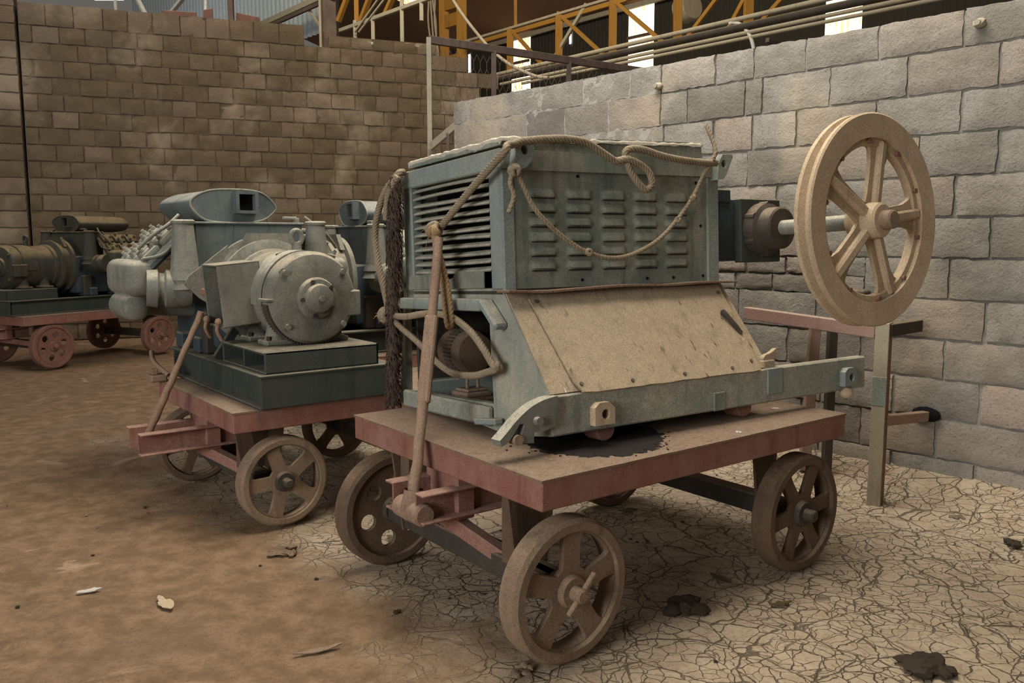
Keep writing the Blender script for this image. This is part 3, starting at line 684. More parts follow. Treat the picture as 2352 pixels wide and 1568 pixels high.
cartC = cart('trolley', 'dark trolley half hidden behind the teal hoist', cC, YC + 90, 0, 1.12, 0, 1.3, .56, .09, [
    (.2, .02, .215, .205, .08, ('spoke', 5), 'wheeldark', .2, 'iron', False), (.92, .02, .215, .205, .08, ('spoke', 5), 'wheeldark', .6, 'iron', False),
    (.2, 1.2, .215, .205, .08, ('spoke', 5), 'wheeldark', .2, 'iron', False), (.92, 1.2, .215, .205, .08, ('spoke', 5), 'wheeldark', .2, 'iron', False)], tow=False)

# ------------------------------------------------------------------ generator set (axis along local +y, alternator first, then engine)
def genset():
    g = thing('generator_set', 'grey generator set with a round alternator in front of its engine', 'generator', B0, (0, 0, R(90 - YB)), 'engine and generator sets on trolleys')
    ax, az = .44, 1.028
    # skid of rolled sections
    for xa, op in ((.118, 1), (.70, -1)):
        mb = MB(); mb.box((xa + .036, .0, .566), (xa + .046, 1.28, .706), .001)
        mb.box((xa - .004, -.02, .700), (xa + .085, 1.28, .712), .002); mb.box((xa - .004, -.02, .562), (xa + .07, 1.28, .572), .002); mb.obj('skid_rail', M['skid'], g)
    mb = MB(); mb.box((.116, -.03, .566), (.76, -.016, .708), .002); mb.box((.112, -.034, .702), (.764, .05, .713), .002); mb.obj('skid_end_plate', M['skid'], g)
    mb = MB(); mb.box((.12, 1.2, .566), (.76, 1.22, .708), .002); mb.obj('skid_cross_member', M['skid'], g)
    # pedestal: hollow box open to the left, one divider
    mb = MB(); mb.box((.145, -.012, .795), (.70, .52, .812), .006); mb.box((.145, -.012, .713), (.70, .004, .812), .004); mb.box((.145, .505, .713), (.70, .52, .812), .004)
    mb.box((.145, .235, .713), (.60, .25, .80), .002); mb.box((.145, -.012, .713), (.70, .52, .722), .002); mb.box((.685, -.012, .713), (.70, .52, .812), .004); mb.obj('pedestal', M['skid'], g)
    # alternator
    r = .215; mb = MB()
    mb.lathe([(0, .10), (.11, .10), (.175, .103), (.2, .112), (.214, .132), (r, .15), (r, .20), (r - .006, .205), (r - .006, .54), (r + .008, .55), (r + .008, .585), (0, .585)], (ax, 0, az), (0, 1, 0), 56); alt = mb.obj('alternator', M['grey'], g)
    # cover band over the upper half
    mb = MB(); pr = r + .004
    for y0, y1 in ((.215, .36),):
        ring = []
        for i in range(25):
            a = R(-8 + 196 * i / 24); ring.append([mb.bm.verts.new((ax + q * math.cos(a), y, az + q * math.sin(a))) for q, y in ((pr, y0), (pr, y1), (pr - .006, y1), (pr - .006, y0))])
        for A, B in zip(ring, ring[1:]):
            for k in range(4): mb.bm.faces.new((A[k], A[(k + 1) % 4], B[(k + 1) % 4], B[k]))
        for e in (ring[0], ring[-1]): mb.bm.faces.new(e)
    lab(mb.obj('cover_band', M['cast'], alt), 'paler bolted sheet band round the upper half')
    # ventilated skirt, lower half of the front bell
    mb = MB()
    for i in range(44):
        a = R(188 + 164 * i / 43); d = Vector((math.cos(a), 0, math.sin(a)))
        mb.bar(Vector((ax, .135, az)) + d * (r + .004), Vector((ax, .20, az)) + d * (r + .004), .007, .012, 0)
    mb.obj('vent_grille', M['iron'], alt)
    mb = MB(); mb.lathe([(0, .045), (.045, .045), (.062, .052), (.068, .075), (.088, .08), (.094, .088), (.098, .104)], (ax + .005, 0, az), (0, 1, 0), 36); mb.obj('bearing_cap', M['grey'], alt)
    mb = MB(); mb.cyl((ax + .005, .036, az), (ax + .005, .05, az), .014, n=6); mb.obj('cap_screw', M['grey'], alt)
    for i in range(5):
        a = R(90 + 72 * i + 20); p = Vector((ax + .005 + .08 * math.cos(a), .072, az + .08 * math.sin(a))); mb = MB(); mb.cyl(p, p + Vector((0, .02, 0)), .011, n=6); mb.obj('cap_bolt', M['iron'], alt)
    for a in (40, 140, 222, 318):
        p = Vector((ax + .185 * math.cos(R(a)), .092, az + .185 * math.sin(R(a)))); mb = MB(); mb.cyl(p, p + Vector((0, .04, 0)), .013, n=8); mb.cyl(p + Vector((0, .02, 0)), p + Vector((0, .04, 0)), .024, n=14); mb.obj('bell_bolt', M['grey'], alt)
    mb = MB(); mb.box((ax + .15, .105, az - .09), (ax + .235, .24, az + .03), .006); mb.obj('cable_lug_box', M['grey'], alt)
    mb = MB(); mb.box((ax - .235, .11, az - .01), (ax - .16, .20, az + .005), .003); mb.obj('ledge', M['grey'], alt)
    for xa in (ax - .14, ax + .14):
        for ya in (.24, .46):
            mb = MB(); mb.lathe([(.06, .815), (.06, .83), (.05, .84), (.038, .9), (.045, 1.0)], (xa, ya, 0), (0, 0, 1), 16); mb.box((xa - .065, ya - .06, .812), (xa + .065, ya + .06, .836), .006); mb.obj('foot', M['grey'], alt)
            mb = MB(); mb.cyl((xa - .045, ya - .03, .834), (xa - .045, ya - .03, .853), .012, n=6); mb.obj('foot_bolt', M['iron'], alt)
    # eye bolt
    mb = MB(); pts = [(ax + .03 + .028 * math.cos(q), .36, az + r + .062 + .034 * math.sin(q)) for q in [2 * PI * i / 20 for i in range(20)]]; mb.tube(pts, .013, 10, closed=True); mb.cyl((ax + .03, .36, az + r - .01), (ax + .03, .36, az + r + .04), .026, .02, 16); mb.obj('lifting_eye', M['cast'], alt)
    mb = MB(); mb.bar((ax - .10, .30, az + .196), (ax - .03, .33, az + .213), .012, .012); mb.obj('maker_tag', M['iron'], alt)
    # terminal box with its lid off, open to the left
    ty0, ty1, tx0, tx1, tz0, tz1 = .33, .54, .0, .20, .90, 1.19; mb = MB(); t = .008
    mb.box((tx0, ty0, tz0), (tx1, ty0 + t, tz1), .002); mb.box((tx0, ty1 - t, tz0), (tx1, ty1, tz1), .002); mb.box((tx0, ty0, tz0), (tx1, ty1, tz0 + t), .002); mb.box((tx0, ty0, tz1 - t), (tx1, ty1, tz1), .002); mb.box((tx1 - t, ty0, tz0), (tx1, ty1, tz1), .002)
    bx = mb.obj('terminal_box', M['grey'], g); bx.rotation_euler = (0, R(-5), 0); bx.location = (.172, 0, -.005)
    mb = MB(); mb.box((tx1 - .04, ty0 + .02, tz0 + .02), (tx1 - .012, ty1 - .02, tz1 - .02), .004)
    for i in range(4): mb.cyl((tx1 - .10, ty0 + .05 + i * .045, tz0 + .12), (tx1 - .03, ty0 + .05 + i * .045, tz0 + .12), .01, n=8)
    mb.obj('terminal_board', M['iron'], bx)
    for yy in (ty0 + .03, ty1 - .02):
        mb = MB(); mb.tube(smooth([(tx0 - .01, yy, tz0 + .03), (tx0 - .02, yy + .01, tz0 - .01), (tx0, yy + .02, tz0 - .06)], 4), .01, 14); mb.ball((tx0 - .012, yy, tz0 + .03), .018); mb.obj('cable_gland', M['pole'], bx)
    # coupling housing, guard and rear flange
    mb = MB(); mb.lathe([(r - .02, .585), (.25, .60), (.268, .61), (.268, .63), (.25, .64), (.25, .70), (.285, .71), (.285, .74), (.2, .74)], (ax, 0, az), (0, 1, 0), 48); ch = mb.obj('coupling_housing', M['grey'], g)
    mb = MB(); mb.plate([(ax - .13, az + .22), (ax - .09, az + .30), (ax + .12, az + .30), (ax + .19, az + .2)], [], .03, yplane(.70)); mb.obj('top_plate', M['grey'], ch)
    mb = MB(); mb.plate([(ax - .40, az + .05), (ax - .38, az + .09), (ax - .18, az + .24), (ax - .18, az - .12), (ax - .33, az - .02)], [], .015, yplane(.72)); mb.obj('side_plate', M['grey'], ch)
    mb = MB(); mb.bar((ax - .34, .66, az + .02), (ax - .24, .60, az - .03), .03, .03); mb.obj('grip', M['wheelred'], ch)
    mb = MB(); mb.bar((.15, .62, .714), (.30, .62, .93), .03, .04); mb.obj('brace_strut', M['skid'], g)
    # engine
    mb = MB(); mb.box((.20, .745, .74), (.68, 1.42, 1.13), .03, seg=2); mb.box((.14, .86, .713), (.74, .95, .80), .01); mb.box((.14, 1.14, .713), (.74, 1.24, .80), .01); eb = mb.obj('engine_block', M['bluedark'], g)
    mb = MB(); mb.box((.15, .86, 1.12), (.725, 1.05, 1.38), .006); mb.box((.14, .85, 1.372), (.735, 1.06, 1.386), .004)
    for x in (.34, .53): mb.box((x, .857, 1.13), (x + .004, .862, 1.37), 0)
    pn = mb.obj('cooler_casing', M['blue'], g)
    mb = MB(); mb.bar((.70, .87, 1.385), (.70, .87, 1.41), .02, .03); mb.bar((.62, .87, 1.41), (.70, .87, 1.41), .016, .016); mb.obj('bracket', M['cast'], pn)
    # air box: flattened oval drum with a square mouth
    cx, cz, hw, hh = .36, 1.468, .232, .086; prof = []
    base = [(-.98, .05), (-.9, .45), (-.62, .85), (-.3, 1.), (.55, 1.), (.8, .6), (1., .05), (.98, -.25), (.62, -1.), (-.55, -1.), (-.8, -.6)]
    for p in resample([Vector((q[0], q[1], 0)) for q in chaikin(base, 3)] + [Vector((chaikin(base, 3)[0] + (0,)))], .09)[:-1]: prof.append((cx + hw * p.x, cz + hh * p.y))
    NP = len(prof)
    mb = MB(); rings = []
    for k, (y, sc) in enumerate(((.88, .97), (.89, 1.), (1.42, 1.), (1.50, .9), (1.54, .7))): rings.append([mb.bm.verts.new((cx + (p[0] - cx) * sc, y, cz + (p[1] - cz) * sc)) for p in prof])
    for A, B in zip(rings, rings[1:]):
        for i in range(NP): mb.bm.faces.new((A[i], A[(i + 1) % NP], B[(i + 1) % NP], B[i]))
    mb.bm.faces.new(rings[0]); mb.bm.faces.new(rings[-1]); ab = mb.obj('air_box', M['blue'], g)
    mb = MB(); mb.tube([(p[0] * 1.0, .882, p[1]) for p in prof], .006, 6, closed=True); mb.obj('edge_bead', M['cast'], ab)
    mx0, mx1, mz0, mz1 = .355, .475, 1.43, 1.545
    mb = MB(); mb.plate([(mx0, mz0), (mx1, mz0), (mx1, mz1), (mx0, mz1)], [[(mx0 + .018, mz0 + .016), (mx1 - .018, mz0 + .016), (mx1 - .018, mz1 - .016), (mx0 + .018, mz1 - .016)]], .05, yplane(.88)); mb.obj('inlet_frame', M['blue'], ab)
    mb = MB(); mb.box((mx0 + .015, .872, mz0 + .012), (mx1 - .015, .879, mz1 - .012), 0); mb.obj('inlet_duct', M['black'], ab)
    for sx, sg in ((1, -1), (-1, 1)):
        X = lambda x: ax + (x - ax) * sx
        # intake elbow: tall taper on a bulbous body
        mb = MB(); mb.lathe([(.0, .0), (.05, .0), (.058, .008), (.056, .02), (.05, .024), (.068, .25), (.075, .27), (.082, .30)][::1], (X(.085), .84, 1.395), (0, 0, -1), 28); mb.obj('intake_elbow', M['cast'], g)
        mb = MB(); mb.lathe([(0, -.02), (.05, -.015), (.085, .01), (.095, .05), (.095, .13), (.078, .14), (.078, .16), (.095, .17), (.09, .22), (0, .22)], (X(.13), .86, 1.045), (-sx, .25, .05), 28); mb.lathe([(.09, 0), (.075, .03), (.07, .10)], (X(.085), .84, 1.05), (0, 0, 1), 24); mb.obj('elbow_body', M['cast'], g)
        # manifold casting and the bank of heads leaning outwards
        mb = MB(); x0_, x1_ = sorted((X(-.17), X(-.02))); mb.box((x0_, .93, 1.01), (x1_, 1.38, 1.195), .055, seg=4); mb.box((x0_ + .02, 1.0, .97), (x1_ + .04, 1.3, 1.06), .03, seg=3); mb.obj('manifold', M['cast'], g)
        rot = Matrix.Rotation(R(-44 * sx), 3, 'Y'); c = Vector((X(.02), 1.16, 1.25)); mb = MB(); mb.box(c - Vector((.135, .22, .05)), c + Vector((.135, .22, .0)), .015, rot=rot); mb.obj('cylinder_bank', M['blue'], g)
        for k in range(3):
            for u0 in (-.066, .066):
                c = Vector((X(.02), 1.015 + k * .145, 1.25)) + rot @ Vector((u0, 0, .022)); mb = MB(); mb.box(c - Vector((.056, .062, .018)), c + Vector((.056, .062, .018)), .012, rot=rot, seg=2); hd = mb.obj('cylinder_head', M['cast'], g)
                for u, w_ in ((-.035, -.035), (.035, -.035), (0, .035)):
                    p = c + rot @ Vector((u, w_, .018)); n = rot @ Vector((0, 0, 1)); mb = MB(); mb.cyl(p, p + n * .016, .014, n=10); mb.cyl(p + n * .016, p + n * .03, .010, n=6); mb.obj('head_bolt', M['cast'], hd)
        mb = MB(); mb.tube(smooth([(X(-.10), .97, 1.25), (X(-.03), .94, 1.32), (X(.04), .93, 1.37), (X(.1), .95, 1.42)], 5), .009, 14); mb.tube(smooth([(X(-.08), .95, 1.2), (X(.0), .92, 1.22), (X(.06), .93, 1.27)], 5), .008, 14); mb.obj('fuel_pipe', M['cast'], g)
        mb = MB(); mb.lathe([(0, 0), (.04, .004), (.062, .02), (.07, .05), (.07, .30), (.05, .34), (0, .35)], (X(-.11), .98, .955), (0, 1, .0), 24); mb.cyl((X(-.08), 1.12, .955), (X(.2), 1.12, .93), .045, n=16); mb.obj('exhaust_drum', M['cast'], g)
        mb = MB(); mb.box((X(.16) if sx > 0 else X(.26), .80, .713), (X(.26) if sx > 0 else X(.16), .90, .93), .01); mb.obj('engine_mount', M['iron'], g)
    mb = MB(); mb.lathe([(.0, 0), (.19, 0), (.21, .015), (.21, .05), (.19, .06), (0, .06)], (ax, 1.43, .95), (0, 1, 0), 32); mb.obj('flywheel', M['iron'], g)
    return g
gB = genset()
def place_set(o, yawy, p, label, skip=()):
    c = copy_tree(gB, None, skip); a = yawy; c.rotation_euler = (0, 0, R(-a)); c.location = p; c['label'] = label; return c
# third set: engine face centre at local (.43,.9)
pC = local_to_world(C0, YC, (-.43, -.9)); place_set(gB, YC, pC, 'engine set turned to the left, partly hidden behind the teal hoist', ('alternator', 'terminal_box', 'pedestal', 'brace_strut', 'skid_end_plate'))
aD = 28; yD = Vector((math.sin(R(aD)), math.cos(R(aD)), 0)); xD = Vector((yD.y, -yD.x, 0))
pD = Vector((-4.588, 8.416, -.011)) + yD * -.32 - xD * .86
M['dark_set'] = dusty('dark_set_tone', (48, 52, 46), dust=lin((150, 128, 92)), top=.95, side=.15, rust=.3)  # darker tone for the far-left copy's castings and panels
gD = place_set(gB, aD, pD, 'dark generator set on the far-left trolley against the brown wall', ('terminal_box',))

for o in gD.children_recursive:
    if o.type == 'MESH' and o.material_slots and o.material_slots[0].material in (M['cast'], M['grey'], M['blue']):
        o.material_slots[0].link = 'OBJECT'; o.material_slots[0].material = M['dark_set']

# ------------------------------------------------------------------ the hoist
MO = (.125, 2.684, .665); MR = (R(-3.0), 0, R(34)); mach = thing('winch_hoist', 'teal louvred hoist machine with a sloping dusty front and a tan sheave', 'machine', MO, MR)
MM = Matrix.Translation(MO) @ Euler(MR).to_matrix().to_4x4()
def mw(p): return MM @ Vector(p)
Y1 = .242; YB1 = .985
# base: side plates with opening, front beam, rear beam
side = [(0, .0), (.0, .135), (Y1 + .01, .468), (Y1 + .01, .48), (1.005, .48), (1.085, .0), (1.0, -.012), (.5, -.008), (.25, -.03)]
hole = [(.335, .072), (.348, .385), (.375, .408), (.985, .400), (1.0, .39), (1.02, .055)]
side_mb = MB(); side_mb.plate(side, [hole], .03, xplane(0)); side_mb.obj('side_frame', M['teal_dusty'], mach)
side_mb = MB(); side_mb.plate(side, [], .03, xplane(1.03)); side_mb.obj('side_frame', M['teal_frame'], mach)
mb = MB(); mb.box((.03, .955, .0), (1.03, .97, .46), .003); mb.obj('rear_panel', M['iron'], mach)
mb = MB(); mb.box((-.028, .335, -.008), (.0, 1.0, .062), .008); mb.obj('sill_beam', M['teal_dusty'], mach)
mb = MB(); mb.box((-.05, .335, .40), (.0, 1.01, .445), .012, seg=2); mb.bar((-.025, .338, .436), (-.025, .235, .345), .055, .03, .008); mb.obj('top_rail', M['teal_frame'], mach)
mb = MB(); mb.box((0, -.012, .0), (1.68, .035, .134), .006)
mb.box((1.0, .035, .005), (1.04, .5, .125), .005); fb = mb.obj('front_beam', M['teal_dusty'], mach)
mb = MB(); mb.box((1.04, -.017, .03), (1.13, -.01, .134), .003); mb.obj('patch_plate', M['teal_frame'], fb)
mb = MB(); mb.box((.74, -.018, .0), (.80, -.010, .07), .003); mb.obj('patch_plate', M['teal'], fb)
mb = MB(); mb.box((.02, .9, .0), (1.06, .96, .1), .006); mb.obj('rear_beam', M['teal_frame'], mach)
mb = MB(); mb.box((.03, .04, .0), (1.03, 1.0, .02), .004); mb.obj('bottom_tray', M['iron'], mach)
for xa in (.25, .95):
    mb = MB(); mb.cyl((xa, .02, -.008), (xa, .10, -.008), .042, n=20, bev=.005); mb.obj('skid_roller', M['wheelred'], mach)
for xa in (.2, .9):
    mb = MB(); mb.box((xa, .88, -.03), (xa + .1, 1.0, .002), .004); mb.obj('skid_foot', M['iron'], mach)
# clamps on the front beam
for x0, r in ((.155, 1), (1.50, 0)):
    mb = MB(); mb.plate([(x0, .02), (x0 + .085, .02), (x0 + .085, .075), (x0 + .06, .096), (x0 + .02, .096), (x0, .08)], [circ(.017, 14, x0 + .046, .056)], .028, yplane(-.012)); cl = mb.obj('beam_clamp', M['sheave' if r else 'teal_frame'], fb)
    mb = MB(); mb.cyl((x0 + .046, -.02, .056), (x0 + .046, -.004, .056), .016, n=14); mb.obj('clamp_bolt', M['iron'], cl)
    if not r:
        mb = MB(); mb.ball((x0 + .05, -.01, -.012), .03, .03, .026, 2); mb.obj('shackle_ball', M['sheave'], cl)
# sloping dusty front: sheet on a frame
sl = [(Y1, .462), (.0, .135)]
dv = Vector((0, sl[1][0] - sl[0][0], sl[1][1] - sl[0][1])); dn = Vector((0, dv.z, -dv.y)).normalized()
SLM = Matrix(((1, 0, 0, 0), (0, dv.normalized().y, dn.y, sl[0][0]), (0, dv.normalized().z, dn.z, sl[0][1]), (0, 0, 0, 1)))  # local x, y down the slope, z outwards
Ls = dv.length
if dn.y > 0: dn = -dn
SLM = Matrix(((1, 0, 0, 0), (0, dv.normalized().y, dn.y, sl[0][0]), (0, dv.normalized().z, dn.z, sl[0][1]), (0, 0, 0, 1)))
mb = MB(); mb.plate([(.0, -.005), (1.06, -.005), (1.06, Ls), (.0, Ls)], [], .006, SLM); sf = mb.obj('slope_frame', M['slope'], mach)
mb = MB(); pts = [(.075, .035), (.09, .022), (1.02, .012), (1.03, .02), (1.0, Ls + .012)]
edge = [(1.0 + (-.86) * i / 18, Ls + .014 + random.uniform(-.002, .002)) for i in range(1, 18)]
pts += edge + [(.125, Ls + .01), (.105, Ls - .03)]
mb.plate(pts, [], .006, SLM @ Matrix.Translation((0, 0, .009))); ss = mb.obj('slope_sheet', M['slope'], sf)
for (a, b) in ((.10, .05), (.13, Ls - .02), (.35, Ls - .01), (.6, Ls - .01), (.85, Ls - .01), (.97, Ls - .03), (.99, .2), (1.0, .05)):
    p = SLM @ Vector((a, b, .013)); mb = MB(); mb.cyl(p, p + dn * .006, .007, n=8); mb.obj('sheet_screw', M['iron'], ss)
mb = MB(); mb.tube(smooth([SLM @ Vector((.97, .17, .014)), SLM @ Vector((.95, .15, .03)), SLM @ Vector((.98, .21, .024)), SLM @ Vector((1.0, .25, .016))], 4), .01, 14); mb.obj('latch', M['iron'], ss)
# leaf-like bent tab at the right end
mb = MB(); mb.plate(chaikin([(1.03, .165), (1.06, .15), (1.10, .168), (1.125, .215), (1.08, .19), (1.045, .186)], 2), [], .02, yplane(.02)); mb.box((1.03, -.005, .13), (1.10, .04, .165), .004); mb.obj('bent_tab', M['slope'], sf)
# ledge under the box
mb = MB(); L = [(-.03 + i * .0375, Y1 - .03 + .002 * math.sin(i * 1.1), .472 - .010 * math.exp(-((i - 4) / 3.) ** 2) + .0022 * math.sin(i * .55)) for i in range(31)]
for i, p in enumerate(L[:-1]): mb.bar(p, L[i + 1], .07, .009, .0015)
lab(mb.obj('drip_ledge', M['redtop'], mach), 'rusty bent ledge between box and slope')
# upper box shell
X1 = 1.055; ZT = .955
mb = MB(); mb.box((0.0, Y1, .47), (.05, Y1 + .085, ZT - .02), .004); mb.obj('corner_post', M['teal_frame'], mach)
mb = MB(); mb.box((X1 - .065, Y1 - .004, .47), (X1, Y1 + .08, ZT - .02), .004); mb.obj('corner_post', M['teal_frame'], mach)
mb = MB(); mb.box((0.0, .912, .44), (.05, YB1, ZT), .005); mb.obj('corner_post', M['teal_frame'], mach)
mb = MB(); mb.box((X1 - .05, .912, .44), (X1, YB1, ZT), .005); mb.obj('corner_post', M['teal_frame'], mach)
mb = MB(); mb.box((-.004, Y1 + .004, .885), (.03, YB1, ZT), .005); mb.obj('side_header', M['teal_frame'], mach)
mb = MB(); mb.box((.0, .92, .45), (X1, .97, ZT), .004); mb.obj('back_panel', M['teal'], mach)
mb = MB(); mb.box((X1 - .03, Y1 + .02, .45), (X1 - .01, .95, ZT), .004); mb.obj('right_panel', M['teal'], mach)
mb = MB(); mb.box((.0, Y1 + .01, .455), (X1, .97, .475), .004); mb.obj('box_floor', M['iron'], mach)
mb = MB(); mb.box((.12, Y1 + .06, .48), (.16, .91, .88), .003); mb.obj('radiator_core', M['black'], mach)
# front header (fascia) and panel with pressed louvres
mb = MB(); mb.plate([(.0, .885), (.075, .882), (.97, .895), (X1, .89), (X1, .955), (.97, .962), (.02, .952), (.0, .948)], [], .022, yplane(Y1 + .01)); mb.obj('front_header', M['teal'], mach)
def louvre_panel():
    mb = MB(); bm = mb.bm; x0, x1, z0, z1, y = .046, .995, .476, .892, Y1 + .004
    nx, nz = 116, 60; cols = [(.13 + .1725 * i, .255 - .0 + .1725 * i) for i in range(5)]
    vs = []
    hoods = [(c * .1625 + .113, .540 + r * .0508) for c in range(5) for r in range(6)]
    for j in range(nz + 1):
        row = []
        for i in range(nx + 1):
            x = x0 + (x1 - x0) * i / nx; z = z0 + (z1 - z0) * j / nz; h = 0
            for hx, hz in hoods:
                u = (x - hx) / .115; v = (z - hz) / .034
                if 0 <= u <= 1 and 0 <= v <= 1:
                    e = min(1., min(u, 1 - u) / .18); e = math.sin(e * PI / 2) ** .7; h = max(h, .0125 * e * math.cos(v * PI / 2) ** .8)
            row.append(bm.verts.new((x, y - h, z)))
        vs.append(row)
    for j in range(nz):
        for i in range(nx): bm.faces.new((vs[j][i], vs[j][i + 1], vs[j + 1][i + 1], vs[j + 1][i]))
    o = mb.obj('louvre_panel', M['teal'], mach, angle=60)
    mb = MB()
    for hx, hz in hoods: mb.box((hx + .005, y - .006, hz - .0050), (hx + .110, y + .002, hz - .0022), 0)
    mb.obj('louvre_slits', M['black'], o)
    for a, b in ((.34, .50), (.66, .497), (.80, .497), (.965, .50), (.955, .70), (.93, .87), (.62, .872), (.33, .872)):
        s = MB(); s.cyl((a, y - .003, b), (a, y + .003, b), .006, n=8); s.obj('panel_screw', M['black'], o)
louvre_panel()
# left grille: angled blades, some bent
mb = MB()
for k in range(12):
    z = .872 - k * .0292; sag = random.uniform(-.006, .006)
    for i in range(10):
        y0 = .335 + (.905 - .335) * i / 10; y1 = .335 + (.905 - .335) * (i + 1) / 10
        f = lambda t: sag * math.sin(PI * t)
        a0 = z + f(i / 10); a1 = z + f((i + 1) / 10)
        pr = [(.006, .003), (-.003, -.002), (-.008, -.007), (-.007, -.011), (.0, -.009), (.028, .005), (.024, .009)]
        A = [mb.bm.verts.new((p[0] + .012, y0, a0 + p[1])) for p in pr]; B = [mb.bm.verts.new((p[0] + .012, y1, a1 + p[1])) for p in pr]
        for q in range(7): mb.bm.faces.new((A[q], A[(q + 1) % 7], B[(q + 1) % 7], B[q]))
        if i == 0: mb.bm.faces.new(A)
        if i == 9: mb.bm.faces.new(list(reversed(B)))
mb.obj('grille_slats', M['cast'], mach)
mb = MB(); P = [(.345, .482), (.92, .478), (.91, .535), (.62, .538), (.60, .512), (.56, .522), (.54, .545), (.345, .54)]
mb.plate([(p[0], p[1]) for p in P], [], .004, xplane(-.02)); fl = mb.obj('loose_flap', M['cast'], mach); lab(fl, 'torn pale sheet flap under the grille')
# lid
mb = MB(); mb.plate(chaikin([(-.005, .955), (-.005, .985), (.02, .995), (.5, 1.012), (.95, 1.03), (.965, 1.02), (.965, .955)], 1), [], .66, yplane(.905)); ld = mb.obj('lid', M['teal'], mach)
from mathutils import noise as _mn
mnoise = _mn.noise
mb = MB(); bm = mb.bm; nx, ny = 110, 80; T, Bo = [], []
for j in range(ny + 1):
    rt, rb = [], []
    for i in range(nx + 1):
        x = -.006 + .974 * i / nx; y = .238 + .676 * j / ny; zb = .992 + .036 * i / nx
        q = mnoise((x * 9, y * 9, 3)); q2 = mnoise((x * 28, y * 28, 7)); ed = i in (0, nx) or j in (0, ny)
        rt.append(bm.verts.new((x + (.006 * q if i in (0, nx) else 0), y + (.008 * q if j in (0, ny) else 0), zb + .006 * q + .004 * q2 - (.006 if ed else 0))))
        rb.append((x + (.002 if i == 0 else 0), y, zb - (.026 if i == 0 else .014) - .010 * abs(q) - .005 * q2))
    T.append(rt); Bo.append(rb)
for j in range(ny):
    for i in range(nx): bm.faces.new((T[j][i], T[j][i + 1], T[j + 1][i + 1], T[j + 1][i]))
rim = [(0, i) for i in range(nx)] + [(j, nx) for j in range(ny)] + [(ny, i) for i in range(nx, 0, -1)] + [(j, 0) for j in range(ny, 0, -1)]
low = [bm.verts.new(Bo[j][i]) for j, i in rim]
for k in range(len(rim)):
    m = (k + 1) % len(rim); bm.faces.new((T[rim[m][0]][rim[m][1]], T[rim[k][0]][rim[k][1]], low[k], low[m]))
lab(mb.obj('dust_crust', M['crust'], ld, angle=80), 'ragged crust of pale dust on the lid')
# lifting lugs
for xa, mir in ((.02, 1), (X1 - .06, -1)):
    mb = MB(); pr = [(0, .87), (.012, .945), (.03, .972), (.085, .978), (.09, .95), (.075, .91), (.05, .885)] if mir > 0 else [(.01, .88), (.045, .885), (.06, .90), (.10, .975), (.095, .985), (.04, .982), (.02, .95)]
    mb.plate([(xa + p[0], p[1]) for p in pr], [circ(.016, 14, xa + .048, .945)], .05, yplane(Y1 + .005)); mb.obj('lifting_lug', M['teal_frame'], mach)
# gearbox at the right, shaft and sheave
GX, GZ = 1.35, .69
mb = MB(); mb.box((X1 - .01, .31, .56), (1.47, .78, .82), .012, seg=2); mb.box((1.10, .30, .80), (1.20, .5, .86), .006); gb = mb.obj('gearbox', M['bluedark'], mach)
mb = MB(); mb.box((GX - .125, .272, GZ - .14), (GX + .13, .31, GZ + .13), .004); mb.obj('flange_plate', M['skid'], gb)
mb = MB(); mb.lathe([(.0, .0), (.08, .0), (.088, .006), (.09, .06), (.108, .07), (.112, .12), (.0, .12)], (GX, .155, GZ), (0, 1, 0), 32); hbg = mb.obj('bearing_housing', M['iron'], gb)
for i in range(6):
    a = R(30 + 60 * i); p = Vector((GX + .1 * math.cos(a), .225, GZ + .1 * math.sin(a))); mb = MB(); mb.cyl(p, p + Vector((0, .05, 0)), .017, n=10); mb.obj('housing_bolt', M['iron'], hbg)
mb = MB(); mb.cyl((GX, -.29, GZ), (GX, .17, GZ), .031, n=24, bev=.004); mb.obj('shaft', M['cast'], mach)
sv = MB(); RS = .402
sv.lathe([(RS * .77, -.030), (RS * .985, -.034), (RS, -.028), (RS - .002, -.012), (RS - .028, .0), (RS - .028, .008), (RS - .002, .02), (RS, .034), (RS * .97, .040), (RS * .79, .036), (RS * .77, .02), (RS * .77, -.03)], (0, 0, 0), (0, 1, 0), 72)
sh = sv.obj('sheave_wheel', M['sheave'], mach); sh.location = (GX, -.245, GZ); lab(sh, 'large tan five-spoke sheave wheel')
sh.rotation_euler = (0, R(-4), 0)
mb = MB(); mb.lathe([(RS * .775, -.02), (RS * .775, -.014), (RS * .71, -.014), (RS * .70, -.008), (RS * .70, .018), (RS * .775, .018)], (0, 0, 0), (0, 1, 0), 64); mb.obj('inner_ring', M['sheave'], sh)
mb = MB(); mb.lathe([(.03, -.06), (.058, -.06), (.066, -.052), (.07, -.01), (.075, .04), (.05, .075), (.03, .075)], (0, 0, 0), (0, 1, 0), 32); mb.obj('hub', M['sheave'], sh)
mb = MB(); mb.cyl((0, -.105, 0), (0, -.03, 0), .036, n=22, bev=.006); mb.obj('shaft_end', M['wheel'], sh)
